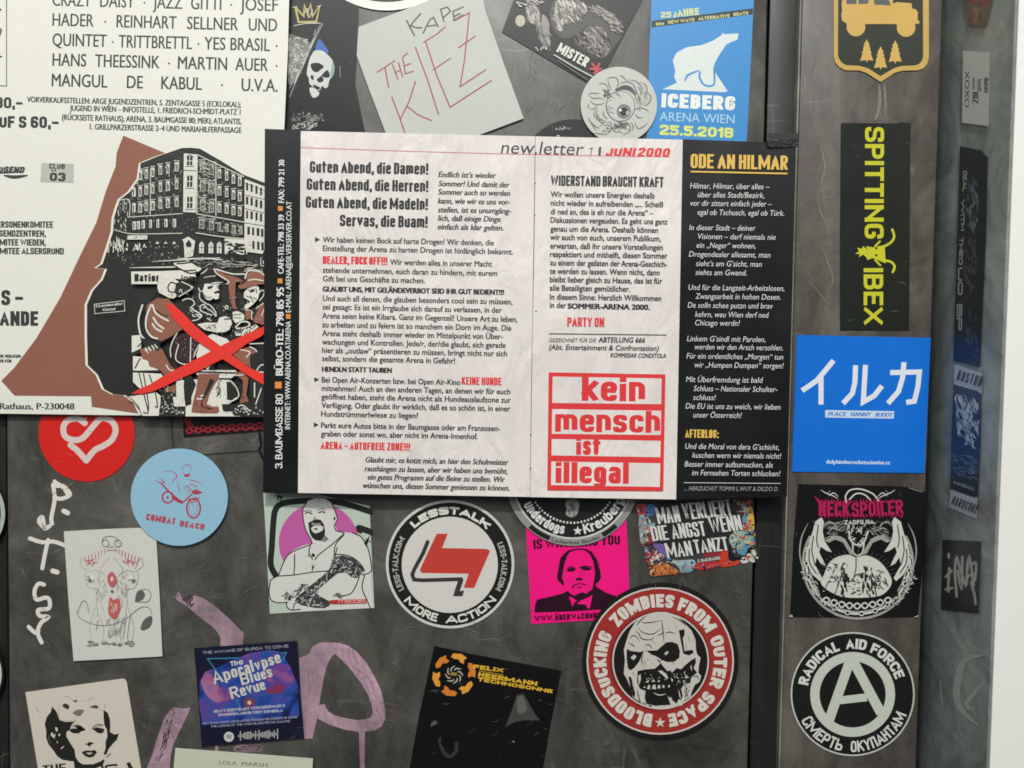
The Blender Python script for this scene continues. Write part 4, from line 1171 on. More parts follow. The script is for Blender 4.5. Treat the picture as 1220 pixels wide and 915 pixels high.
a.grit([k], '590,670 640,680 620,780 590,770', 16, (4, 9), (14, 40), 80); a.grit(['#8b8780'], '200,460 330,440 350,500 200,520', 10, (3, 7), (14, 40), 40); a.grit([wz], '480,560 640,540 620,640 520,690', 22, (3, 9), (8, 26)); a.grit([wz], '250,540 440,620 440,640 220,610', 10, (3, 6), (8, 22)); a.grit([k], '150,800 300,845 330,862 200,820', 10, (4, 9), (10, 30))
a.cur = 'lettering'; a.fr(690, 690, .21858)
wt = '#d2ccc2'
def zt(st_, a0, a1):
    a.arc(wt, st_, 442, 446, 293, a0, a1, 72, block=19)
zt('BLOODSUCKING', -172, -62); zt('ZOMBIES', -51, 13); zt('FROM', 18, 59); zt('OUTER', 66, 116); zt('SPACE', 123, 172)
st_ = [((442 + (30 if i % 2 == 0 else 12) * math.sin(i * math.pi / 5)), 782 - (30 if i % 2 == 0 else 12) * math.cos(i * math.pi / 5)) for i in range(10)]
a.poly(wt, st_)
a.build()
# --- Felix Heermann
a = Art('sticker', 'black poster sticker with an orange turbine logo and a dim portrait at the bottom edge', 'sticker', D1)
a.fr(480, 740, .19672)
a.sheet('#0a0a0a', '190,150 420,200 960,300 900,600 830,1000 20,1000 100,560')
a.on('turbine_logo', 480, 740, .19672)
cx, cy = 310, 325
for i in range(6):
    t0 = math.radians(i * 60 + 12)
    def rp(r, dt):
        return (cx + r * math.sin(t0 + math.radians(dt)), cy - r * math.cos(t0 + math.radians(dt)))
    a.poly('#d07a2c', [rp(130, -14), rp(134, 8), rp(128, 26), rp(108, 22), rp(88, 30), rp(84, 14), rp(98, 4), rp(96, -12), rp(112, -22)]) if i % 2 else a.poly('#dc9838', [rp(130, -14), rp(134, 8), rp(128, 26), rp(108, 22), rp(88, 30), rp(84, 14), rp(98, 4), rp(96, -12), rp(112, -22)])
for i in range(8):
    t0 = math.radians(i * 45)
    a.st('#aaa49c', [(cx + r * math.sin(t0 + b), cy - r * math.cos(t0 + b)) for r, b in ((26, 0), (40, .35), (56, .9))], 9, taper=True)
a.poly('#8f7a2a', '290,308 328,312 326,332 288,328')
a.cur = 'lettering'
gy = '#d7ab35'
a.b(gy, 'FELIX', 425, 288, 608, 26, 13, 7, slope=.13); a.b(gy, 'HEERMANN', 455, 334, 812, 26, 13, 7, slope=.165); a.b(gy, 'TECHNOSONNE', 452, 362, 905, 22, 11, 6, slope=.165)
a.sts(gy, 3, '460,302 608,325', '456,340 640,362', sm=False)
a.cur = 'dim_portrait'
a.poly('#43423f', '690,445 730,440 760,490 790,550 830,600 800,602 740,600 680,610 620,640 640,590 660,540', False); a.poly('#605e59', '700,460 730,460 750,540 700,560 690,500', True)
a.sts('#35342f', 22, '225,720 240,780 280,820 320,790 325,740'); a.poly('#55534e', '165,640 175,610 200,600 210,620 180,635'); a.disc('#050505', 270, 735, 40, 34); a.st('#1b1a18', '380,690 440,650 445,640', 16, taper=True); a.disc('#9a9a96', 670, 730, 5)
a.build()
# --- left edge slivers
a = Art('sticker', 'pale round sticker cut by the left photo edge, the upper one', 'sticker', .0006)
a.sheet('#a9b0a6', circ(-48, 612, 54)); a.on('ring_print', 0, 0, 1); a.ring('#33362f', -48, 612, 47, 49)
a.build()
a = Art('sticker', 'dark round sticker with white rim cut by the left photo edge, the lower one', 'sticker', .0006)
a.sheet('#1a1b19', circ(-45, 803, 50)); a.on('ring_print', 0, 0, 1); a.ring('#c4c6be', -45, 803, 45, 47)
a.build()

# ---------------------------------------------------------------- stickers on the jamb
JD = .0006
a = Art('sticker', 'faded reddish sticker remnant at the top of the grey jamb', 'sticker', JD, PJ)
a.fr(1115, 0, .1966)
a.sheet('#6b5d55', '160,-80 350,-80 345,0 325,80 305,160 190,155 178,60')
a.on('faded_print', 1115, 0, .1966)
a.poly('#8a4f42', '190,0 320,-10 318,28 200,22'); a.poly('#8b756a', '225,40 280,40 270,150 232,150')
a.grit(['#7d6a60', '#5a5049', '#93564a'], '180,-40 330,-40 300,150 200,150', 40, (6, 14), (20, 60), 85)
a.build()
a = Art('sticker', 'small white label with faint grey print on the grey jamb', 'label', JD, PJ)
a.fr(1115, 0, .1966)
a.sheet('#c9cdc7', '165,308 328,318 320,764 158,744')
a.on('lettering', 1115, 0, .1966)
g = '#4f5653'
a.t(g, 'dumm', 292, 470, 292, 34, y1=560, bold=2); a.t(g, 'texti', 252, 478, 252, 30, y1=550, bold=1.5); a.t(g, 'BIZ', 222, 560, 222, 36, y1=628, bold=3); a.t(g, 'aus', 222, 470, 222, 22, y1=540, bold=1); a.t(g, 'XOXO', 176, 430, 176, 26, y1=650, bold=1)
a.build()
a = Art('sticker', 'tall dark sticker with blurry band name and faces on the grey jamb', 'sticker', JD, PJ)
a.fr(1110, 165, .301)
a.sheet('#2c3235', '112,30 200,48 205,60 222,75 215,400 192,905 85,880 100,400')  # dark ground lifted, with the jamb's haze put into the colour
a.on('blurry_print', 1110, 165, .301)
a.grit(['#5d6b78', '#47535e', '#6f7a84', '#38434d'], '142,170 170,165 185,250 175,380 140,360', 46, (4, 9), (14, 50), 80); a.grit(['#6b4f52', '#57474d', '#495058'], '135,400 180,400 170,600 135,590', 40, (4, 9), (12, 40), 80); a.grit(['#3c4456', '#4a5468'], '140,680 190,700 185,890 135,800', 30, (3, 8), (12, 40), 70)
a.cur = 'lettering'
g = '#9aa29c'
a.b(g, 'DEAL', 124, 128, 122, 16, 5, y1=210); a.b(g, 'WITH', 118, 240, 115, 14, 5, y1=365); a.b(g, 'THEO', 110, 390, 107, 16, 5, y1=500); a.b(g, 'UO', 104, 510, 103, 20, 7, y1=620); a.b(g, 'BP', 100, 655, 98, 22, 7, y1=760)
a.build()
a = Art('sticker', 'dark blue sticker with white BOSTON and HARDCORE ends on the grey jamb', 'sticker', JD, PJ)
a.fr(1110, 430, .3383)
a.sheet('#333e48', '80,12 178,42 172,300 160,558 64,516 70,250')  # dark blue lightened; haze over the jamb is mixed into this colour
a.on('graffiti_print', 1110, 430, .3383)
a.poly('#a9b3b8', '80,12 178,42 176,118 160,105 140,100 78,82'); a.poly('#a9b3b8', '66,452 110,468 150,482 162,478 160,558 62,516')
a.grit(['#aeb9be', '#8796a4', '#c2cbce'], '84,120 165,140 165,220 150,300 95,270 90,200', 110, (3, 7), (12, 40), 80); a.grit(['#6f7f90', '#55646f'], '80,320 158,340 152,420 76,395', 50, (2, 4), (12, 40), 20)
a.cur = 'lettering'
for i, ch in enumerate('BOSTON'):
    a.b('#26313c', ch, 86 + i * 15, 66 + i * 4.4, 96 + i * 15, 36, 4, slope=.3)
for i, ch in enumerate('HARDCORE'):
    a.b('#26313c', ch, 68 + i * 11.5, 503 + i * 4.6, 76 + i * 11.5, 30, 3, slope=.4)
a.b('#8f9aa2', 'MADBALL', 76, 432, 150, 12, 3, slope=.35)
a.build()
a = Art('sticker', 'square black sticker with jagged white INAVA tag, lowest on the grey jamb', 'sticker', JD, PJ)
a.fr(1110, 430, .3383)
a.sheet('#2a2f2e', '38,630 174,636 166,890 32,876')
a.on('tag_lettering', 1110, 430, .3383)
g = '#a3a8a2'
a.sts(g, 9, '60,680 60,692', '62,730 58,800 60,812', '50,760 70,740', '85,700 82,740 88,830', '92,740 105,800 108,690', '88,690 120,790 125,720 130,700', '122,780 132,690 148,790', '125,760 146,750', '138,720 156,712 152,770 140,780 150,820 155,855', '50,805 72,800')
a.build()

# ================================================================ BIG POSTER
PB = '#deddd3'
a = Art('poster', 'large cream concert poster with a brown shape, a corner building and a red cross', 'poster', .0032)
a.sheet(mat(PB, .5, .02, .10), '-90,-60 346,-60 343,60 338.5,158 338,250 336,400 335,497 160,494.8 -90,492', .0003)
a.on('heading_lettering', 0, 0, .2869)
ink = mat('#3a3b3b', .4)
a.slope = .0247
def line(y0, h, *ws):
    for w_, x0, x1 in ws:
        y = y0 + (x0 - 218) * a.slope
        if w_ == '·':
            a.disc(ink, x0 + 2, y - h * .42, 4.2, n=10)
        else:
            a.t(ink, w_, x0, y, x1, h, bold=.9)
line(24, 52, ('CRAZY', 218, 378), ('DAISY', 416, 558), ('·', 598, 0), ('JAZZ', 635, 756), ('GITTI', 793, 918), ('·', 958, 0), ('JOSEF', 997, 1153))
line(107, 52, ('HADER', 218, 388), ('·', 435, 0), ('REINHART', 484, 732), ('SELLNER', 777, 988), ('UND', 1033, 1150))
line(190, 52, ('QUINTET', 218, 442), ('·', 466, 0), ('TRITTBRETTL', 493, 797), ('·', 822, 0), ('YES', 848, 935), ('BRASIL', 957, 1120), ('·', 1147, 0))
line(273, 52, ('HANS', 218, 357), ('THEESSINK', 395, 662), ('·', 700, 0), ('MARTIN', 739, 942), ('AUER', 977, 1112), ('·', 1147, 0))
line(358, 52, ('MANGUL', 215, 445), ('DE', 527, 592), ('KABUL', 670, 837), ('·', 920, 0), ('U.V.A.', 1003, 1152))
a.cur = 'small_lettering'
a.slope = .024
for st_, x0, x1, y in (('VORVERKAUFSSTELLEN: ARGE JUGENDZENTREN, 5. ZENTAGASSE 5 (ECKLOKAL);', 113, 1000, 424), ('JUGEND IN WIEN – INFOSTELLE, 1. FRIEDRICH-SCHMIDT-PLATZ 1', 290, 998, 460), ('(RÜCKSEITE RATHAUS); ARENA, 3. BAUMGASSE 80; MEKI; ATLANTIS,', 258, 1002, 498), ('1. GRILLPARZERSTRASSE 2–4 UND MARIAHILFERPASSAGE', 373, 1002, 537)):
    a.t(ink, st_, x0, y, x1, 23, bold=.9)
a.cur = 'price_lettering'
a.b(ink, '80,–', -20, 449, 93, 46, 11, 9, slope=.01); a.b(ink, 'AUF S 60,–', -45, 529, 243, 48, 12, 10, slope=.01)
a.cur = 'frame_line'
a.sts(ink, 3, '27,-200 27,357 -40,354', sm=False); a.sts(ink, 6, '-8,30 4,42', '-8,110 5,125 -8,165', '-8,235 6,235', sm=False)
a.cur = 'logo_print'
a.b(mat('#3a3b3b', .5), 'UGEND', -10, 716, 98, 26, 8, shear=.25); a.st(mat('#3a3b3b', .5), '15,728 60,735 115,728', 14, taper=True); a.st(mat('#3a3b3b', .5), '-20,720 40,715 100,712', 8, taper=True)
a.poly('#b9b9af', '172,676 306,680 305,758 168,755'); a.b(mat('#3a3b3b', .5), 'CLUB', 204, 701, 270, 22, 6); a.b(mat('#3a3b3b', .5), 'O3', 206, 752, 272, 36, 11, 9); a.disc('#3a3b3b', 218, 708, 4); a.disc('#3a3b3b', 230, 708, 4)
a.on('imprint_lettering', 0, 240, .2869)
a.slope = .004
for st_, x0, x1, y, h, t in (('PERSONENKOMITEE', -28, 220, 108, 26, 5.6), ('JUGENDZENTREN,', -36, 190, 145, 26, 5.6), ('KOMITEE WIEDEN,', -36, 190, 182, 26, 5.6), ('KOMITEE ALSERGRUND', -38, 265, 218, 26, 5.6), ('S –', 5, 95, 430, 62, 15), ('LANDE', -38, 158, 515, 60, 15)):
    a.b(ink, st_, x0, y, x1, h, t, t * .8)
a.t(ink, 'ER VERLEGER:', 0, 648, 88, 12, bold=.9); a.t(ink, 'ER FÜR', 0, 668, 48, 12, bold=.9)
BR = mat('#8c5a48', .5, .05)
a.cur = 'brown_shape'
a.fr()
a.poly(BR, '146.9,161.5 215,190 215,300 180,494.7 17,471 1.5,453.7 17,438 43,403.5 71.7,354.8 94.7,306 114.8,265 126,228 137.7,198 139,182')
a.on('white_strip', 0, 240, .2869)
a.poly(PB, '-60,806 378,810 383,886 -60,880')
a.t(ink, 'Rathaus, P-230048', 0, 863, 308, 26, bold=1.6, slope=.004)
# torn photo print
a.on('photo_print', 0, 0, 1)
OUT = '216.3,176.3 227,176 238,177 264,192 290,208 315.5,217.8 332,225 332,496 168,494.6 160.7,479.6 149,471 135,470 123.4,463.8 116,446.6 104,435 103,400 103,363 110.4,346 122,333 126,323 127,320.6 114.4,319 121.6,314.3 128,295 134,276 135,260 139,247 142.4,237.6 154,228.6 165,213 167.6,194.4 185,187'
po = pts(OUT)
cxm, cym = 230, 340
a.poly('#e1dfd3', [(x - (2.2 if x < 200 else 0), y) for x, y in po])
pk = mat('#242322', .5, .15)
a.poly(pk, [(x + (.6 if x < 200 else 0), y) for x, y in po])
bw = '#d6d4c9'
a.on('building_picture', 100, 170, .18033)
# facade: left wing, corner bay, right wing, pale far wing
a.poly('#343332', '375,135 645,40 660,70 370,160')
def rows(xs, ytop, ybot, n, col, w, h, hl=None, jit=2.5):
    for (x, ya, yb) in xs:
        for i in range(n):
            y = ya + (yb - ya) * i / max(n - 1, 1)
            ww = w * R.uniform(.85, 1.1)
            q = [(x - ww / 2, y - h / 2), (x + ww / 2, y - h / 2 + R.uniform(-2, 2)), (x + ww / 2, y + h / 2), (x - ww / 2, y + h / 2)]
            a.poly(col, q)
            a.poly(pk, [(x - ww * .28, y - h * .30), (x + ww * .05, y - h * .30), (x + ww * .0, y + h * .42), (x - ww * .28, y + h * .42)])
            if hl:
                a.poly(pk, [(x + ww * .12, y - h * .1), (x + ww * .34, y - h * .2), (x + ww * .3, y + h * .42), (x + ww * .12, y + h * .42)])
                a.st(bw, [(x - ww * .7, y - h * .62), (x + ww * .7, y - h * .66)], 4, sm=False)
rows([(372, 215, 430), (412, 205, 420), (455, 195, 415), (505, 180, 405), (555, 172, 400), (612, 158, 393)], 0, 0, 3, bw, 24, 62, True)
rows([(330, 325, 430)], 0, 0, 2, bw, 24, 60); rows([(360, 545, 545), (332, 548, 548), (392, 540, 540), (440, 535, 535), (488, 535, 535), (542, 530, 530), (598, 530, 530)], 0, 0, 1, bw, 20, 54)
a.sts(bw, 5, '290,492 440,482 650,468', '440,170 438,480', '200,575 300,600 440,602 650,598', '235,380 300,380 300,492'); a.grit([bw, '#8b8a83'], '235,380 300,375 295,480 215,490', 40, (2, 5), (8, 26), 90)
a.grit([bw, '#8b8a83'], '375,160 640,100 650,460 310,480 310,330', 120, (1.6, 4), (8, 30), 80); a.grit([bw, '#8b8a83'], '200,500 285,500 280,590 195,580', 26, (2, 6), (8, 30), 85)
a.poly('#d6d4c9', '660,70 748,78 738,462 655,458')
for y, h in ((120, 60), (255, 75), (395, 75)):
    a.poly(pk, [(682, y - h / 2), (718, y - h / 2), (716, y + h / 2), (680, y + h / 2)]); a.sts(bw, 5, [(699, y - h / 2), (698, y + h / 2)], [(682, y), (718, y)], sm=False)
    a.st(pk, [(672, y + h * .62), (728, y + h * .62)], 5, sm=False)
a.st(pk, '678,95 700,82 722,96', 6); a.st(pk, '658,182 745,186', 5, sm=False)
rows([(785, 160, 410), (843, 175, 425)], 0, 0, 3, '#a8a69d', 40, 74, True)
a.grit([bw, '#8b8a83'], '755,100 870,150 862,470 748,455', 150, (2, 5), (8, 34), 25)
rows([(895, 205, 430), (943, 220, 438), (988, 240, 448), (1030, 255, 455)], 0, 0, 3, bw, 24, 62, True)
rows([(778, 535, 535), (843, 545, 545)], 0, 0, 1, '#a8a69d', 34, 66, True); rows([(895, 555, 555), (943, 562, 562), (990, 572, 572), (1035, 580, 580)], 0, 0, 1, '#a8a69d', 24, 58)
a.grit([bw, '#77756f'], '750,480 1055,540 1055,620 750,590', 60, (1.5, 4), (8, 30), 10)
a.sts(bw, 6, '745,470 860,490 1058,525', '740,595 900,620 1060,635', '872,130 872,480', '748,90 745,465', '750,80 1055,225')
a.poly(bw, '1062,240 1195,290 1196,700 1180,735 1070,720 1060,640')
rows([(1078, 290, 475), (1108, 300, 480), (1140, 312, 488), (1170, 322, 495)], 0, 0, 3, '#242322', 15, 52); rows([(1088, 582, 582), (1118, 586, 586), (1150, 590, 590), (1178, 596, 596)], 0, 0, 1, '#242322', 16, 52); rows([(1120, 675, 675), (1152, 680, 680), (1180, 685, 685)], 0, 0, 1, '#242322', 16, 54)
a.sts('#242322', 4, '1062,345 1195,375', '1062,435 1195,465', '1062,530 1195,550'); a.sts('#242322', 3, '1062,265 1195,318')
# ground floor
a.poly(bw, '665,760 660,660 650,640 690,620 735,650 720,750'); a.poly(pk, '672,668 692,640 712,668 708,690 676,690'); a.grit(['#242322'], '660,690 720,690 715,750 665,750', 8, (2, 4), (6, 20), 90)
for x in (778, 840, 895):
    a.poly(bw, [(x - 17, 730), (x - 17, 670), (x, 652), (x + 15, 670), (x + 14, 732)]); a.st(pk, [(x, 668), (x, 728)], 4, sm=False); a.st(pk, [(x - 14, 692), (x + 12, 692)], 4, sm=False)
for x in (485, 540, 596):
    a.poly(bw, [(x - 13, 668), (x, 650), (x + 12, 668)])
a.poly(bw, '288,612 420,612 418,640 286,640'); a.grit(['#4a4946'], '290,618 415,618 415,636 290,636', 12, (2, 4), (8, 20), 0)
a.poly(bw, '930,632 1062,640 1060,740 930,735'); a.grit(['#242322'], '940,660 1060,665 1050,730 940,725', 30, (6, 16), (14, 50), 10)
a.grit([bw], '170,640 270,640 260,720 160,720', 26, (3, 10), (14, 60), 88); a.grit([bw], '275,665 420,665 420,715 275,715', 12, (4, 14), (10, 34), 88); a.grit([bw, '#6f6e69'], '430,640 640,640 640,750 430,750', 26, (2, 4), (8, 20))
a.poly('#242322', '930,770 950,735 990,725 1040,740 1080,760 1060,775'); a.grit([bw], '1065,650 1110,650 1110,700 1070,730', 12, (3, 8), (14, 40), 80)
a.sts(bw, 9, '450,785 620,775 760,765 920,772', '300,826 560,822 700,818', '880,800 1150,812', taper=True); a.sts(bw, 5, '620,765 900,762', '1170,760 1170,810 1200,812', '1185,780 1185,800', '1060,850 1110,835 1180,850')
a.grit([bw, '#77756f'], '620,770 1140,790 1140,830 700,820', 40, (2, 5), (20, 90), 3)
a.grit([bw, '#9b998f', '#6f6e69'], '380,170 640,90 650,470 1050,540 1050,620 440,600 300,590 320,340', 420, (1.2, 3.2), (2, 9))
a.grit([bw, '#6f6e69'], '750,110 1050,240 1055,510 750,460', 220, (1.2, 3), (2, 9))
a.grit([bw, '#6f6e69'], '150,740 430,720 640,750 1150,760 1190,840 300,830', 160, (1.2, 3.5), (3, 14))
a.grit(['#242322'], '1062,240 1195,290 1196,700 1070,720', 90, (1.2, 3), (2, 8))
# tavern scene
a.on('tavern_scene_picture', 200, 300, .10929)
wt = '#dcdacf'
a.poly(wt, '0,340 60,290 130,330 180,345 230,350 265,395 180,440 100,480 60,510 0,500')
a.fr(100, 330, .1858)
W2 = wt
a.poly(W2, '303,-35 500,-38 540,-40 700,-45 720,0 640,15 560,10 480,45 305,45')
a.fr(0, 240, .2869)
a.b(mat('#242322', .5), 'Nation', 558, 333, 664, 32, 9, 6); a.b(mat('#242322', .5), 'iom', 752, 332, 815, 26, 7, 5)
a.fr(100, 330, .1858)
a.poly(W2, '480,-10 520,-35 570,-35 600,0 560,40 590,90 600,120 540,130 480,100 470,60')  # skull-like head
a.st(pk, '590,45 560,35 540,60 545,90 575,98 590,85', 9); a.st(pk, '470,60 440,110 400,165 375,200', 7); a.poly(pk, '590,40 640,20 680,50 690,90 640,110 600,130 580,100')
a.sts(W2, 6, '625,30 690,60 690,75 610,125', '610,95 620,80 630,100', '560,105 590,112')
a.fr(200, 300, .10929)
a.poly(W2, '60,120 240,105 300,140 370,185 310,235 200,215 130,180 80,150'); a.sts(pk, 16, '100,130 180,125 250,115', '90,160 170,205 300,200', '130,185 240,235 320,220', '240,100 330,160'); a.st(W2, '355,245 400,215 440,180', 11, taper=True)
a.sts(W2, 7, '395,280 440,270 520,262')
a.poly(W2, '400,350 440,345 520,330 600,330 560,350 545,375 560,420 530,430 560,460 555,510 520,520 500,505 460,530 420,520 395,480 380,430'); a.poly(pk, '430,380 500,365 480,400 440,410'); a.poly(pk, '500,440 545,420 545,450 515,460')
a.sts(pk, 9, '400,470 430,500 470,490', '450,345 520,350 570,340', '530,370 545,400'); a.sts(W2, 11, '335,395 350,430 375,425', '345,450 350,510 410,560 470,590 520,660 525,700', '160,530 210,510 270,525 290,570 260,600 280,640 330,660 370,700 320,740 270,750', '350,595 390,575 430,620 480,650 520,700', '350,600 360,640 420,670 480,690', '430,725 470,750', '330,680 370,700', '500,190 640,270')
a.grit([W2], '240,600 300,620 360,700 280,730', 10, (6, 14), (20, 60), 20)
a.st('#8a8984', '190,420 220,470', 6); a.disc(W2, 395, 607, 9); a.disc(W2, 640, 605, 22); a.disc(pk, 640, 605, 11); a.disc(W2, 610, 640, 6)
a.poly(BR, '515,190 640,250 760,280 830,320 740,330 735,420 735,540 745,620 710,625 690,560 665,420 660,330 590,290 530,240'); a.st(W2, '510,185 530,235 660,320 640,350', 12); a.st(W2, '530,190 700,240 840,245 840,290', 14)
a.poly(BR, '760,370 850,330 870,230 940,205 1010,225 1060,265 1065,350 1000,355 900,380 830,405 780,395'); a.sts(W2, 12, '850,270 870,215 930,205 1010,222 1055,260', '880,310 950,300 1040,315')
a.poly(W2, '830,440 870,400 940,375 990,380 1000,440 980,520 920,580 860,625 830,605 850,570 880,560 900,540 830,500'); a.poly(pk, '880,420 940,400 950,430 900,450'); a.sts(pk, 10, '900,480 930,550', '850,480 900,500', '960,400 970,450', '930,500 970,520'); a.sts(W2, 10, '1000,440 1020,420 1050,430 1040,480 1000,530', '960,620 1040,560', '840,630 900,640')
a.poly(BR, '840,640 910,640 910,730 850,740'); a.poly(BR, '1000,590 1065,560 1065,800 940,770 930,740'); a.sts(W2, 9, '1060,590 1020,700', '915,640 915,740')
a.poly(W2, '320,790 420,770 540,775 560,720 620,700 680,720 700,780 670,850 620,875 540,880 440,860 400,850'); a.grit([pk], '360,800 520,790 520,860 420,840', 24, (4, 8), (14, 40), 20); a.st(pk, '620,735 690,730', 14)
a.poly(W2, '705,655 760,645 800,665 835,690 830,740 760,770 740,780 710,740'); a.sts(pk, 9, '705,690 760,685 800,680', '720,720 800,720')
a.poly(W2, '730,870 880,830 960,790 990,820 900,880 830,915 740,915'); a.st(W2, '740,820 800,765 870,765 890,800 830,830 750,835', 16); a.grit([pk], '740,850 960,800 900,900 760,900', 26, (6, 14), (20, 60), 120)
# lower half
a.fr(150, 395, .13934)
a.poly(W2, '50,35 120,30 130,90 130,130 110,180 60,210 50,180'); a.poly(W2, '60,210 130,215 200,260 280,330 80,335 60,330'); a.poly(W2, '60,350 300,360 330,400 240,460 170,500 110,480 60,430')
a.poly(W2, '0,560 260,520 310,560 290,640 280,720 140,720 110,640 60,580 0,548'); a.poly(W2, '430,420 760,400 900,420 960,560 880,620 980,620 980,725 500,725 420,640')
a.poly(W2, '640,330 940,330 950,360 900,400 640,400 600,360'); a.poly(W2, '650,60 740,20 860,60 900,100 760,230 700,330 610,240 600,200')
a.poly(pk, '20,190 60,175 200,110 420,0 460,10 240,130 60,210')
a.poly(BR, '120,150 260,120 310,150 350,230 380,290 430,330 340,390 290,330 240,310 200,300 190,250 140,235'); a.sts(W2, 10, '165,155 190,182', '190,140 215,165', '215,128 240,155', '240,120 268,145', '345,285 370,325 410,335')
a.poly(mat('#3a2224', .5, .6), '410,60 470,20 560,0 640,60 610,180 560,270 440,260 400,210'); a.sts(W2, 9, '440,10 400,80 380,150 385,215', '450,110 425,230 480,275 550,275', '640,95 600,160 580,215', '555,50 550,260')
a.grit([W2], '420,60 620,40 580,240 430,230', 40, (2, 4), (3, 8))
a.poly(pk, '300,500 430,440 430,560 440,640 510,640 510,725 290,725'); a.poly(pk, '500,380 560,380 600,450 560,560 560,620 510,640 490,500'); a.poly(BR, '330,490 430,450 425,510 340,520')
a.poly(pk, '860,430 900,430 960,550 900,590 865,580'); a.sts(W2, 9, '770,430 900,425 965,550 870,610'); a.sts(pk, 14, '600,345 780,350 940,355', '600,400 900,405'); a.sts(pk, 10, '90,345 300,340', '110,345 160,560 190,690 150,690', '150,360 190,600 190,690', '200,370 250,520 270,640 250,640', '130,100 100,130', '80,310 120,230')
a.grit([pk], '770,430 810,430 810,560 770,560', 20, (4, 8), (16, 50), 88); a.grit([pk], '720,270 810,270 810,330 720,330', 16, (4, 8), (16, 50), 88)
a.poly(BR, '620,360 800,360 790,400 720,520 690,620 740,640 790,640 800,680 780,700 660,700 560,690 570,620 600,500'); a.poly(pk, '720,400 760,420 680,560 650,600 660,640 750,660 720,670 640,640 645,590'); a.sts(W2, 12, '610,575 650,575', '640,550 660,545')
a.poly(BR, '900,190 980,150 1060,130 1115,170 1080,250 1060,300 1000,270'); a.sts(W2, 9, '980,155 1060,175 1030,220', '1060,130 1118,175 1060,300', '1060,105 1180,100'); a.poly(BR, '930,350 1000,340 1050,400 1030,540 1050,600 970,610 1000,520 1000,420')
a.poly(pk, '820,620 930,620 960,610 1080,600 1110,720 930,720 900,690 830,680'); a.sts(W2, 9, '845,690 910,690', '960,640 1000,630 1060,680', '1000,650 1040,690', '940,660 960,670', '940,375 1000,370')
a.poly(pk, '1060,200 1250,120 1250,725 1100,725 1060,480'); a.sts(W2, 10, '1120,330 1150,290 1200,280', '1130,345 1200,350', '1160,480 1110,620', '1100,440 1100,560')
a.poly(W2, '400,560 430,560 440,640 415,640') ; a.grit([W2], '300,590 500,640 500,715 300,715', 22, (5, 10), (8, 24)); a.grit([W2], '930,640 1180,640 1190,715 930,715', 22, (4, 9), (6, 20)); a.poly(W2, '450,430 490,430 500,560 470,640 450,560')
a.fr(100, 330, .1858)
a.poly(BR, '400,180 470,135 540,140 600,200 640,330 560,380 500,410 430,390 400,280'); a.sts(W2, 11, '375,180 350,270 360,360 385,395', '430,180 400,260 400,330 430,380 470,395', '440,180 460,230 500,260 540,280', '445,260 470,300 510,330', '440,300 460,330 500,350'); a.sts(pk, 8, '460,210 500,240 540,250', '400,180 385,300')
a.poly(pk, '365,390 470,410 490,440 480,470 390,450'); a.sts(W2, 8, '395,455 405,475', '415,448 430,470', '435,440 450,460', '455,435 470,455')
a.grit([W2, '#9b998f'], '600,20 1100,20 1160,300 900,420 640,250', 110, (1.5, 4), (3, 12)); a.grit([W2], '480,700 640,640 650,880 480,890', 60, (2, 6), (4, 14)); a.grit([pk], '640,560 1150,560 1150,880 700,880', 110, (1.5, 5), (4, 14)); a.grit([pk], '470,0 590,0 590,120 480,100', 14, (1.5, 4), (4, 16))
a.cur = 'street_sign_picture'
a.st(W2, '66,175 258,152 262,218 70,235', 3.5, closed=True, sm=False); a.t(W2, '3.Landstraßer', 75, 195, 250, 16, slope=-.1, bold=.9); a.t(W2, 'Gürtel', 122, 218, 200, 16, slope=-.08, bold=.9)
a.cur = 'red_cross'
rc = mat('#e03228', .5, .04)
a.fr(100, 330, .1858)
a.poly(rc, '303,748 350,720 420,690 500,640 620,575 760,505 900,430 1030,370 1163,312 1170,350 1130,385 1040,430 960,490 860,540 740,600 620,650 520,700 440,735 380,748')
a.poly(rc, '520,165 570,175 640,235 700,300 780,370 860,430 960,510 1060,580 1180,635 1180,705 1150,690 1080,650 980,585 880,520 790,455 700,395 630,330 570,260')
a.build()

# ================================================================ NEWSLETTER
def PN(u, v, d):      # the paper is not flat: ripples, a valley at the fold, a lower edge that curls out
    f = u - 635 + (v - 157) * .014
    w = .00042 * math.sin(u / 37 + 1.1 * math.sin(v / 95)) * math.sin(v / 150 + .9) + .00030 * math.sin(v / 47 + u / 105) \
        + .00018 * math.sin(u / 13 + v / 60) * math.sin(v / 80) - .00050 * math.exp(-(f / 9) ** 2) \
        + .0009 * max(0, (v - 430) / 160) ** 3 + .0006 * max(0, (u - 850) / 90) ** 2
    return PD(u, v, d + w)
a = Art('newsletter', 'open June 2000 newsletter with pale pages and black side columns stuck over the poster', 'newsletter', .0060)
a.sheet(mat('#222322', .6), '321,162 600,164 942,174 932,584 600,582 320,580', .0028, 'backing_board')
a.d = .0072
a.P = PN
a.fine = 5
bl = mat('#0c0d0f', .38, .12, .04)
pp = mat('#ded7d3', .42, .03, .55, blot=.06)
a.cur = 'left_black_column'
a.grid(bl, '315.5,153.5 358.6,155 355.2,588 313.5,586', 10, 80)
a.cur = 'right_black_column'
a.grid(bl, '813,166 948.5,170.5 937.5,592 805.2,595', 34, 90)
a.cur = 'left_page'
a.grid(pp, '358.4,156 637.4,162.4 631.3,592 355,587.2', 80, 100)
a.cur = 'right_page'
a.grid(pp, '637.9,162.4 813.4,166.4 805.5,595 631.8,592.2', 50, 100)
a.k += 45
a.on('fold_line', 0, 0, 1)
a.st('#8d8581', '637.8,163 636.3,300 633.2,450 631.6,591', .55)
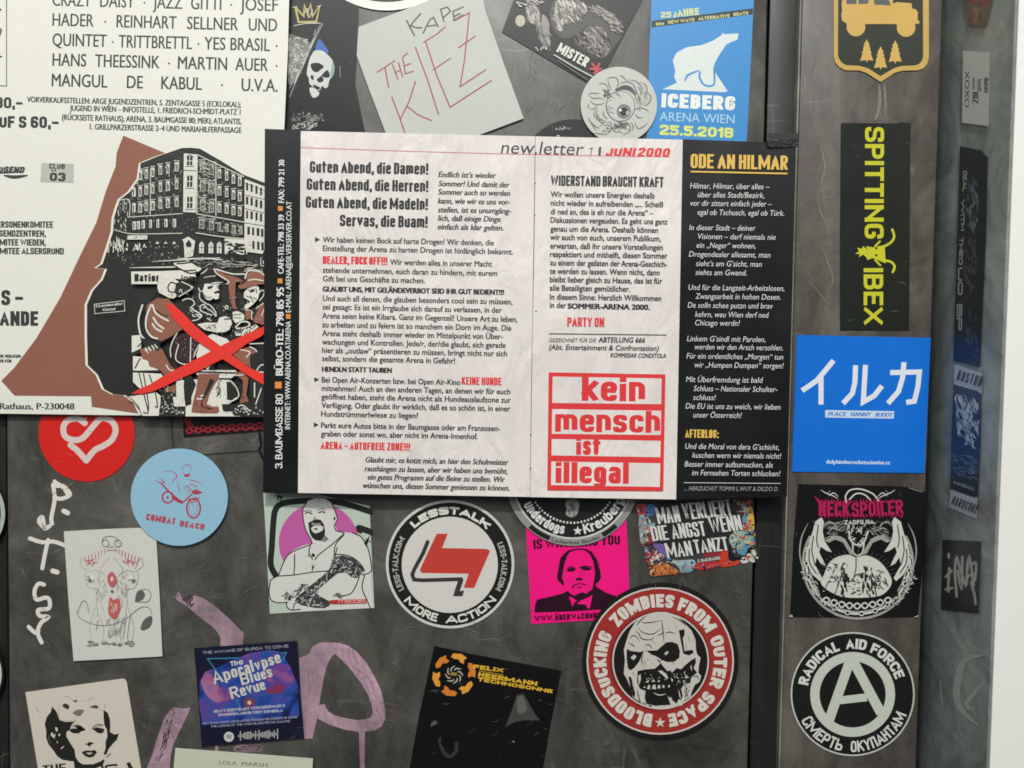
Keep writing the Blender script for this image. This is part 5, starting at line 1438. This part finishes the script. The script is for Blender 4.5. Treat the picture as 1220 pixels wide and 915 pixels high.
for x, y in ((637.5, 218.5), (637, 256.5), (638.6, 371), (632.4, 518), (632, 558)):
    a.disc('#5e5a58', x, y, 1.1, n=8)
a.slope = .0188
I = mat('#303336', .5)
I2 = mat('#24272a', .5)
RD = mat('#d93438', .5, .05)
a.on('masthead', 0, 0, 1)
a.st('#c9606c', '358.6,175.8 500,180.6 640,184.2 798,187', .8)
a.t(I, 'new.letter', 596.5, 182.8, 694, 15.2, shear=.16, slope=.022); a.st(I, '703.4,185.2 705.6,176.2 702,178', 1.0, sm=False, caps=False)
a.poly(I, '713.6,175 716.4,175 715.6,185.4 712.8,185.3')
a.b(RD, 'JUNI', 721, 186, 756, 10.6, 3.4, 2.2, shear=.22); a.b(RD, '2000', 759, 186.4, 797, 10.6, 3.4, 2.2, shear=.22)
K = .2706
def L5(st_, X0, X1, Y, y0=150, x0=310, h=6.6, m=I, k=K, **kw):
    a.t(m, st_, x0 + X0 * k, y0 + Y * k, x0 + X1 * k, h, **kw)
def B5(st_, X0, X1, Y, y0=150, x0=310, h=13, tv=2.6, th=None, m=I2, k=K, **kw):
    a.b(m, st_, x0 + X0 * k, y0 + Y * k, x0 + X1 * k, h, tv, th, **kw)
a.cur = 'heading_lettering'
B5('Guten Abend, die Damen!', 218, 740, 205, h=13.6, tv=2.85, th=2.2, gap=.9); B5('Guten Abend, die Herren!', 204, 740, 281, h=13.6, tv=2.85, th=2.2, gap=.9)
B5('Guten Abend, die Madeln!', 200, 738, 360, h=13.6, tv=2.85, th=2.2, gap=.9); B5('Servas, die Buam!', 350, 737, 441, h=13.6, tv=2.85, th=2.2, gap=.9)
B5('DEALER, FUCK OFF!!!', 275, 560, 607, h=9.3, tv=2.2, th=1.5, gap=.5, m=RD); B5('KEINE HUNDE', 887, 1062, 326, 370, h=9.2, tv=1.9, th=1.4, gap=.6, m=RD); B5('ARENA – AUTOFREIE ZONE!!!', 266, 660, 610, 370, h=9, tv=2, th=1.5, m=RD)
a.cur = 'italic_lettering'
for st_, X0, X1, Y in (('Endlich ist’s wieder', 785, 1035, 225), ('Sommer! Und damit der', 785, 1095, 265), ('Sommer auch so werden', 783, 1098, 302), ('kann, wie wir es uns vor-', 783, 1098, 341), ('stellen, ist es unumgäng-', 783, 1103, 380), ('lich, daß einige Dinge', 783, 1057, 417), ('einfach als klar gelten.', 781, 1070, 455)):
    L5(st_, X0, X1, Y, shear=.18, bold=.3)
for st_, X0, X1, Y in (('Glaubt mir, es kotzt mich, an hier den Schulmeister', 462, 1090, 668), ('raushängen zu lassen, aber wir haben uns bemüht,', 460, 1088, 707), ('ein gutes Programm auf die Beine zu stellen. Wir', 472, 1075, 744), ('wünschen uns, diesen Sommer geniessen zu können.', 450, 1097, 781)):
    L5(st_, X0, X1, Y, 370, shear=.18, bold=.3)
a.cur = 'body_lettering'
for st_, X0, X1, Y, y0 in (
 ('Wir haben keinen Bock auf harte Drogen! Wir denken, die', 276, 1028, 512, 150), ('Einstellung der Arena zu harten Drogen ist hinlänglich bekannt.', 276, 1112, 550, 150),
 ('Wir werden alles in unserer Macht', 572, 1020, 611, 150), ('stehende unternehmen, euch daran zu hindern, mit eurem', 276, 1043, 646, 150), ('Gift bei uns Geschäfte zu machen.', 276, 725, 684, 150),
 ('Und auch all denen, die glauben besonders cool sein zu müssen,', 276, 1110, 770, 150), ('sei gesagt: Es ist ein Irrglaube sich darauf zu verlassen, in der', 275, 1063, 808, 150),
 ('Arena seien keine Kibara. Ganz im Gegenteil! Unsere Art zu leben,', 273, 1132, 34, 370), ('zu arbeiten und zu feiern ist so manchem ein Dorn im Auge. Die', 273, 1105, 73, 370), ('Arena steht deshalb immer wieder im Mittelpunkt von Über-', 273, 1068, 111, 370),
 ('wachungen und Kontrollen. Jede/r, der/die glaubt, sich gerade', 273, 1080, 149, 370), ('hier als „outlaw“ präsentieren zu müssen, bringt nicht nur sich', 273, 1086, 186, 370), ('selbst, sondern die gesamte Arena in Gefahr!', 273, 857, 222, 370),
 ('Bei Open Air-Konzerten bzw. bei Open Air-Kino', 271, 880, 316, 370), ('mitnehmen! Auch an den anderen Tagen, an denen wir für euch', 271, 1100, 353, 370), ('geöffnet haben, steht die Arena nicht als Hundeauslaufzone zur', 270, 1103, 390, 370),
 ('Verfügung. Oder glaubt ihr wirklich, daß es so schön ist, in einer', 270, 1100, 428, 370), ('Hundstrümmerlwiese zu liegen?', 268, 695, 466, 370), ('Parkt eure Autos bitte in der Baumgasse oder am Franzosen-', 268, 1055, 516, 370), ('graben oder sonst wo, aber nicht im Arena-Innenhof.', 268, 957, 553, 370)):
    L5(st_, X0, X1, Y, y0, bold=.22)
L5('GLAUBT UNS, MIT GELÄNDEVERBOT SEID IHR GUT BEDIENT!!!', 276, 1072, 728, h=5.9, m=I2, bold=.5); L5('HENDLN STATT TAUBEN', 273, 578, 268, 370, h=5.9, m=I2, bold=.5)
for x, y in ((377.5, 285.2), (376.5, 452), (376, 506)):
    a.poly(I, [(x - 2.2, y - 2.7), (x + 3.6, y + .1), (x - 2.2, y + 2.8)])
K2 = .2787
a.slope = .015
a.cur = 'right_heading_lettering'
B5('WIDERSTAND BRAUCHT KRAFT', 130, 612, 254, 150, 620, h=12, tv=2.2, th=1.8, gap=.7, k=K2); B5('PARTY ON', 200, 358, 67, 370, 620, h=10.8, tv=2.1, th=1.6, m=RD, k=K2)
a.cur = 'right_body_lettering'
for st_, X0, X1, Y in (('Wir wollen unsere Energien deshalb', 130, 573, 303), ('nicht wieder in aufreibenden „... Scheiß', 130, 610, 340), ('di ned an, des is eh nur die Arena“ –', 130, 568, 377), ('Diskussionen vergeuden. Es geht uns ganz', 129, 628, 413), ('genau um die Arena. Deshalb können', 129, 588, 450), ('wir auch von euch, unserem Publikum,', 128, 600, 486),
 ('erwarten, daß ihr unsere Vorstellungen', 128, 608, 523), ('respektiert und mithelft, diesen Sommer', 127, 628, 559), ('zu einem der geilsten der Arena-Geschich-', 127, 627, 595), ('te werden zu lassen. Wenn nicht, dann', 126, 595, 631), ('bleibt lieber gleich zu Hause, das ist für', 126, 606, 667), ('alle Beteiligten gemütlicher.', 126, 468, 703), ('In diesem Sinne: Herzlich Willkommen', 126, 602, 741), ('in der', 126, 195, 777)):
    L5(st_, X0, X1, Y, 150, 620, k=K2, bold=.22)
L5('SOMMER-ARENA 2000.', 203, 552, 780, 150, 620, k=K2, h=6, m=I2, bold=.5)
a.st(I, [(654.3, 397.4), (794, 399)], .8, sm=False)
L5('GEZEICHNET FÜR DIE', 122, 322, 134, 370, 620, h=4.4, k=K2, shear=.18, slope=.004); L5('ABTEILUNG 666', 333, 531, 135, 370, 620, h=6, k=K2, shear=.18, bold=.2, slope=.008)
L5('(Abt. Entertainment & Confrontation)', 122, 590, 166, 370, 620, h=6, k=K2, shear=.18, bold=.15, slope=.012); L5('KOMMISSAR CONDITOLA', 385, 622, 199, 370, 620, h=5, k=K2, shear=.18, bold=.15, slope=.012)
a.on('slogan_box', 620, 370, K2)
a.grid(RD, '121,264 620,273 611,772 115,768', 34, 34)
a.k += 18
for q in ('138,282 604,290 602,400 136,395', '136,421 602,428 600,532 134,527', '134,549 600,557 598,627 133,619', '132,645 598,653 596,754 131,746'):
    a.grid(pp, q, 34, 9)
a.k += 18
a.on('slogan_lettering', 620, 370, K2)
a.b(RD, 'kein', 262, 386, 533, 104, 28.5, 20, slope=.012, gap=11); a.b(RD, 'mensch', 148, 518, 597, 94, 25, 18, slope=.012, gap=9); a.b(RD, 'ist', 238, 617, 342, 76, 21, 15, slope=.012, gap=8); a.b(RD, 'illegal', 150, 737, 463, 90, 25, 17, slope=.012, gap=9)
# black right column
GD = mat('#d8b153', .5)
WT = mat('#d5d5d2', .5)
a.on('column_heading', 0, 0, 1)
B5('ODE AN HILMAR', 727, 1142, 180, 150, 620, h=17, tv=3.4, th=2.6, m=GD, k=K2, slope=.02)
a.st(GD, [(822.8, 204.4), (938.2, 206.8)], 1.9, sm=False, caps=False)
B5('AFTERLOG:', 704, 848, 543, 370, 620, h=9.8, tv=2, th=1.6, m=GD, k=K2)
a.cur = 'column_lettering'
for st_, X0, X1, Y, y0 in (('Hilmar, Hilmar, über alles –', 725, 1063, 267, 150), ('über alles Stadt/Bezirk,', 757, 1042, 305, 150), ('vor dir zittert einfach jeder –', 724, 1073, 341, 150), ('egal ob Tschusch, egal ob Türk.', 756, 1127, 380, 150),
 ('In dieser Stadt – deiner', 722, 1003, 445, 150), ('Visionen – darf niemals nie', 755, 1090, 483, 150), ('ein „Neger“ wohnen,', 752, 1005, 521, 150), ('Drogendealer allesamt, man', 720, 1067, 559, 150), ('sieht’s am G’sicht, man', 750, 1030, 599, 150), ('siehts am Gwand.', 748, 967, 637, 150),
 ('Und für die Langzeit-Arbeitslosen,', 717, 1128, 701, 150), ('Zwangsarbeit in hohen Dosen.', 748, 1112, 739, 150), ('De solln schee putzn und brav', 715, 1077, 777, 150), ('kehrn, weu Wien derf ned', 747, 1058, 27, 370), ('Chicago werdn!', 745, 935, 63, 370),
 ('Linkem G’sindl mit Parolen,', 712, 1047, 131, 370), ('werden wir den Arsch versohlen.', 743, 1122, 166, 370), ('Für ein ordentliches „Morgen“ tun', 710, 1122, 205, 370), ('wir „Humpen Dumpen“ sorgen!', 742, 1122, 243, 370),
 ('Mit Überfremdung ist bald', 708, 1033, 305, 370), ('Schluss – Nationaler Schulter-', 740, 1097, 344, 370), ('schluss!', 738, 832, 382, 370), ('Die EU ist uns zu weich, wir lieben', 706, 1110, 419, 370), ('unser Österreich!', 738, 943, 457, 370),
 ('Und die Moral von dera G’schicht,', 703, 1105, 591, 370), ('kuschen wern wir niemals nicht!', 735, 1112, 629, 370), ('Besser immer aufzumucken, als', 702, 1077, 667, 370), ('im Fernsehen Torten schlucken!', 733, 1108, 704, 370)):
    L5(st_, X0, X1, Y, y0, 620, k=K2, m=WT, shear=.16, slope=.012, h=6.5)
a.st(WT, [(815, 575), (930, 576)], .7, sm=False)
L5('... HERZLICHST TOMMI L.WUT & DILDO D.', 700, 1102, 769, 370, 620, k=K2, m=mat('#9c9c9a', .5), shear=.16, h=5, slope=.006)
# black left column, lettering runs upwards
a.on('spine_lettering', 0, 0, 1)
SW = mat('#dededb', .5)
def up(st_, xb, y0, y1, h, t):
    a.b(SW, st_, xb, y0, xb + 1.2 * abs(y0 - y1) / 150, h, t, t * .85, y1=y1)
up('3. BAUMGASSE 80', 336.3, 558, 469.6, 8.6, 1.5); a.t(SW, 'BÜRO-TEL: 798 85 95', 337, 447, 338.2, 8.6, y1=342.7, bold=.5); a.t(SW, 'CAFE-TEL: 798 33 39', 337.8, 326, 338.3, 6.6, y1=256, bold=.3); a.t(SW, 'FAX: 799 21 30', 338.4, 241.5, 338.8, 6.6, y1=190.6, bold=.3)
a.t(SW, 'INTERNET: WWW.ARENA.CO.AT/ARENA', 345.6, 511.3, 346.4, 6.2, y1=382.7, bold=.12); a.t(SW, 'E-MAIL: ARENA@SILVERSERVER.CO.AT', 346.6, 372, 347.4, 6.2, y1=239.8, bold=.12)
a.cur = 'orange_square_print'
OG = mat('#dd8a3c', .5)
for x, y, s_ in ((331.6, 458.8, 8), (333.6, 334.6, 5.8), (334, 248.4, 5.6), (343.4, 377, 5.6)):
    h_ = s_ / 2
    a.poly(OG, [(x - h_, y - h_), (x + h_, y - h_), (x + h_, y + h_), (x - h_, y + h_)])
a.build()
# tape holding its upper right corner
a = Art('tape_strip', 'short strip of dark translucent tape at the upper right corner of the newsletter', 'tape', .0086)
a.fr(880, 100, .13115)
m = mat('#191a19', .3, .2)
a.sheet(m, '252,508 300,514 400,506 545,512 545,575 400,576 260,570', .00015)
a.on('crumpled_edge', 880, 100, .13115)
a.grit(['#4b4e4a', '#333533'], '256,510 545,514 545,574 258,568', 40, (3, 7), (14, 60), 10)
a.build()
a = Art('tape_strip', 'flat dark tape piece above the newsletter corner beside the post', 'tape', .0016)
a.fr(880, 100, .13115)
a.sheet(mat('#2f302e', .4, .1), '262,446 540,446 540,500 262,500', .00012)
a.build()
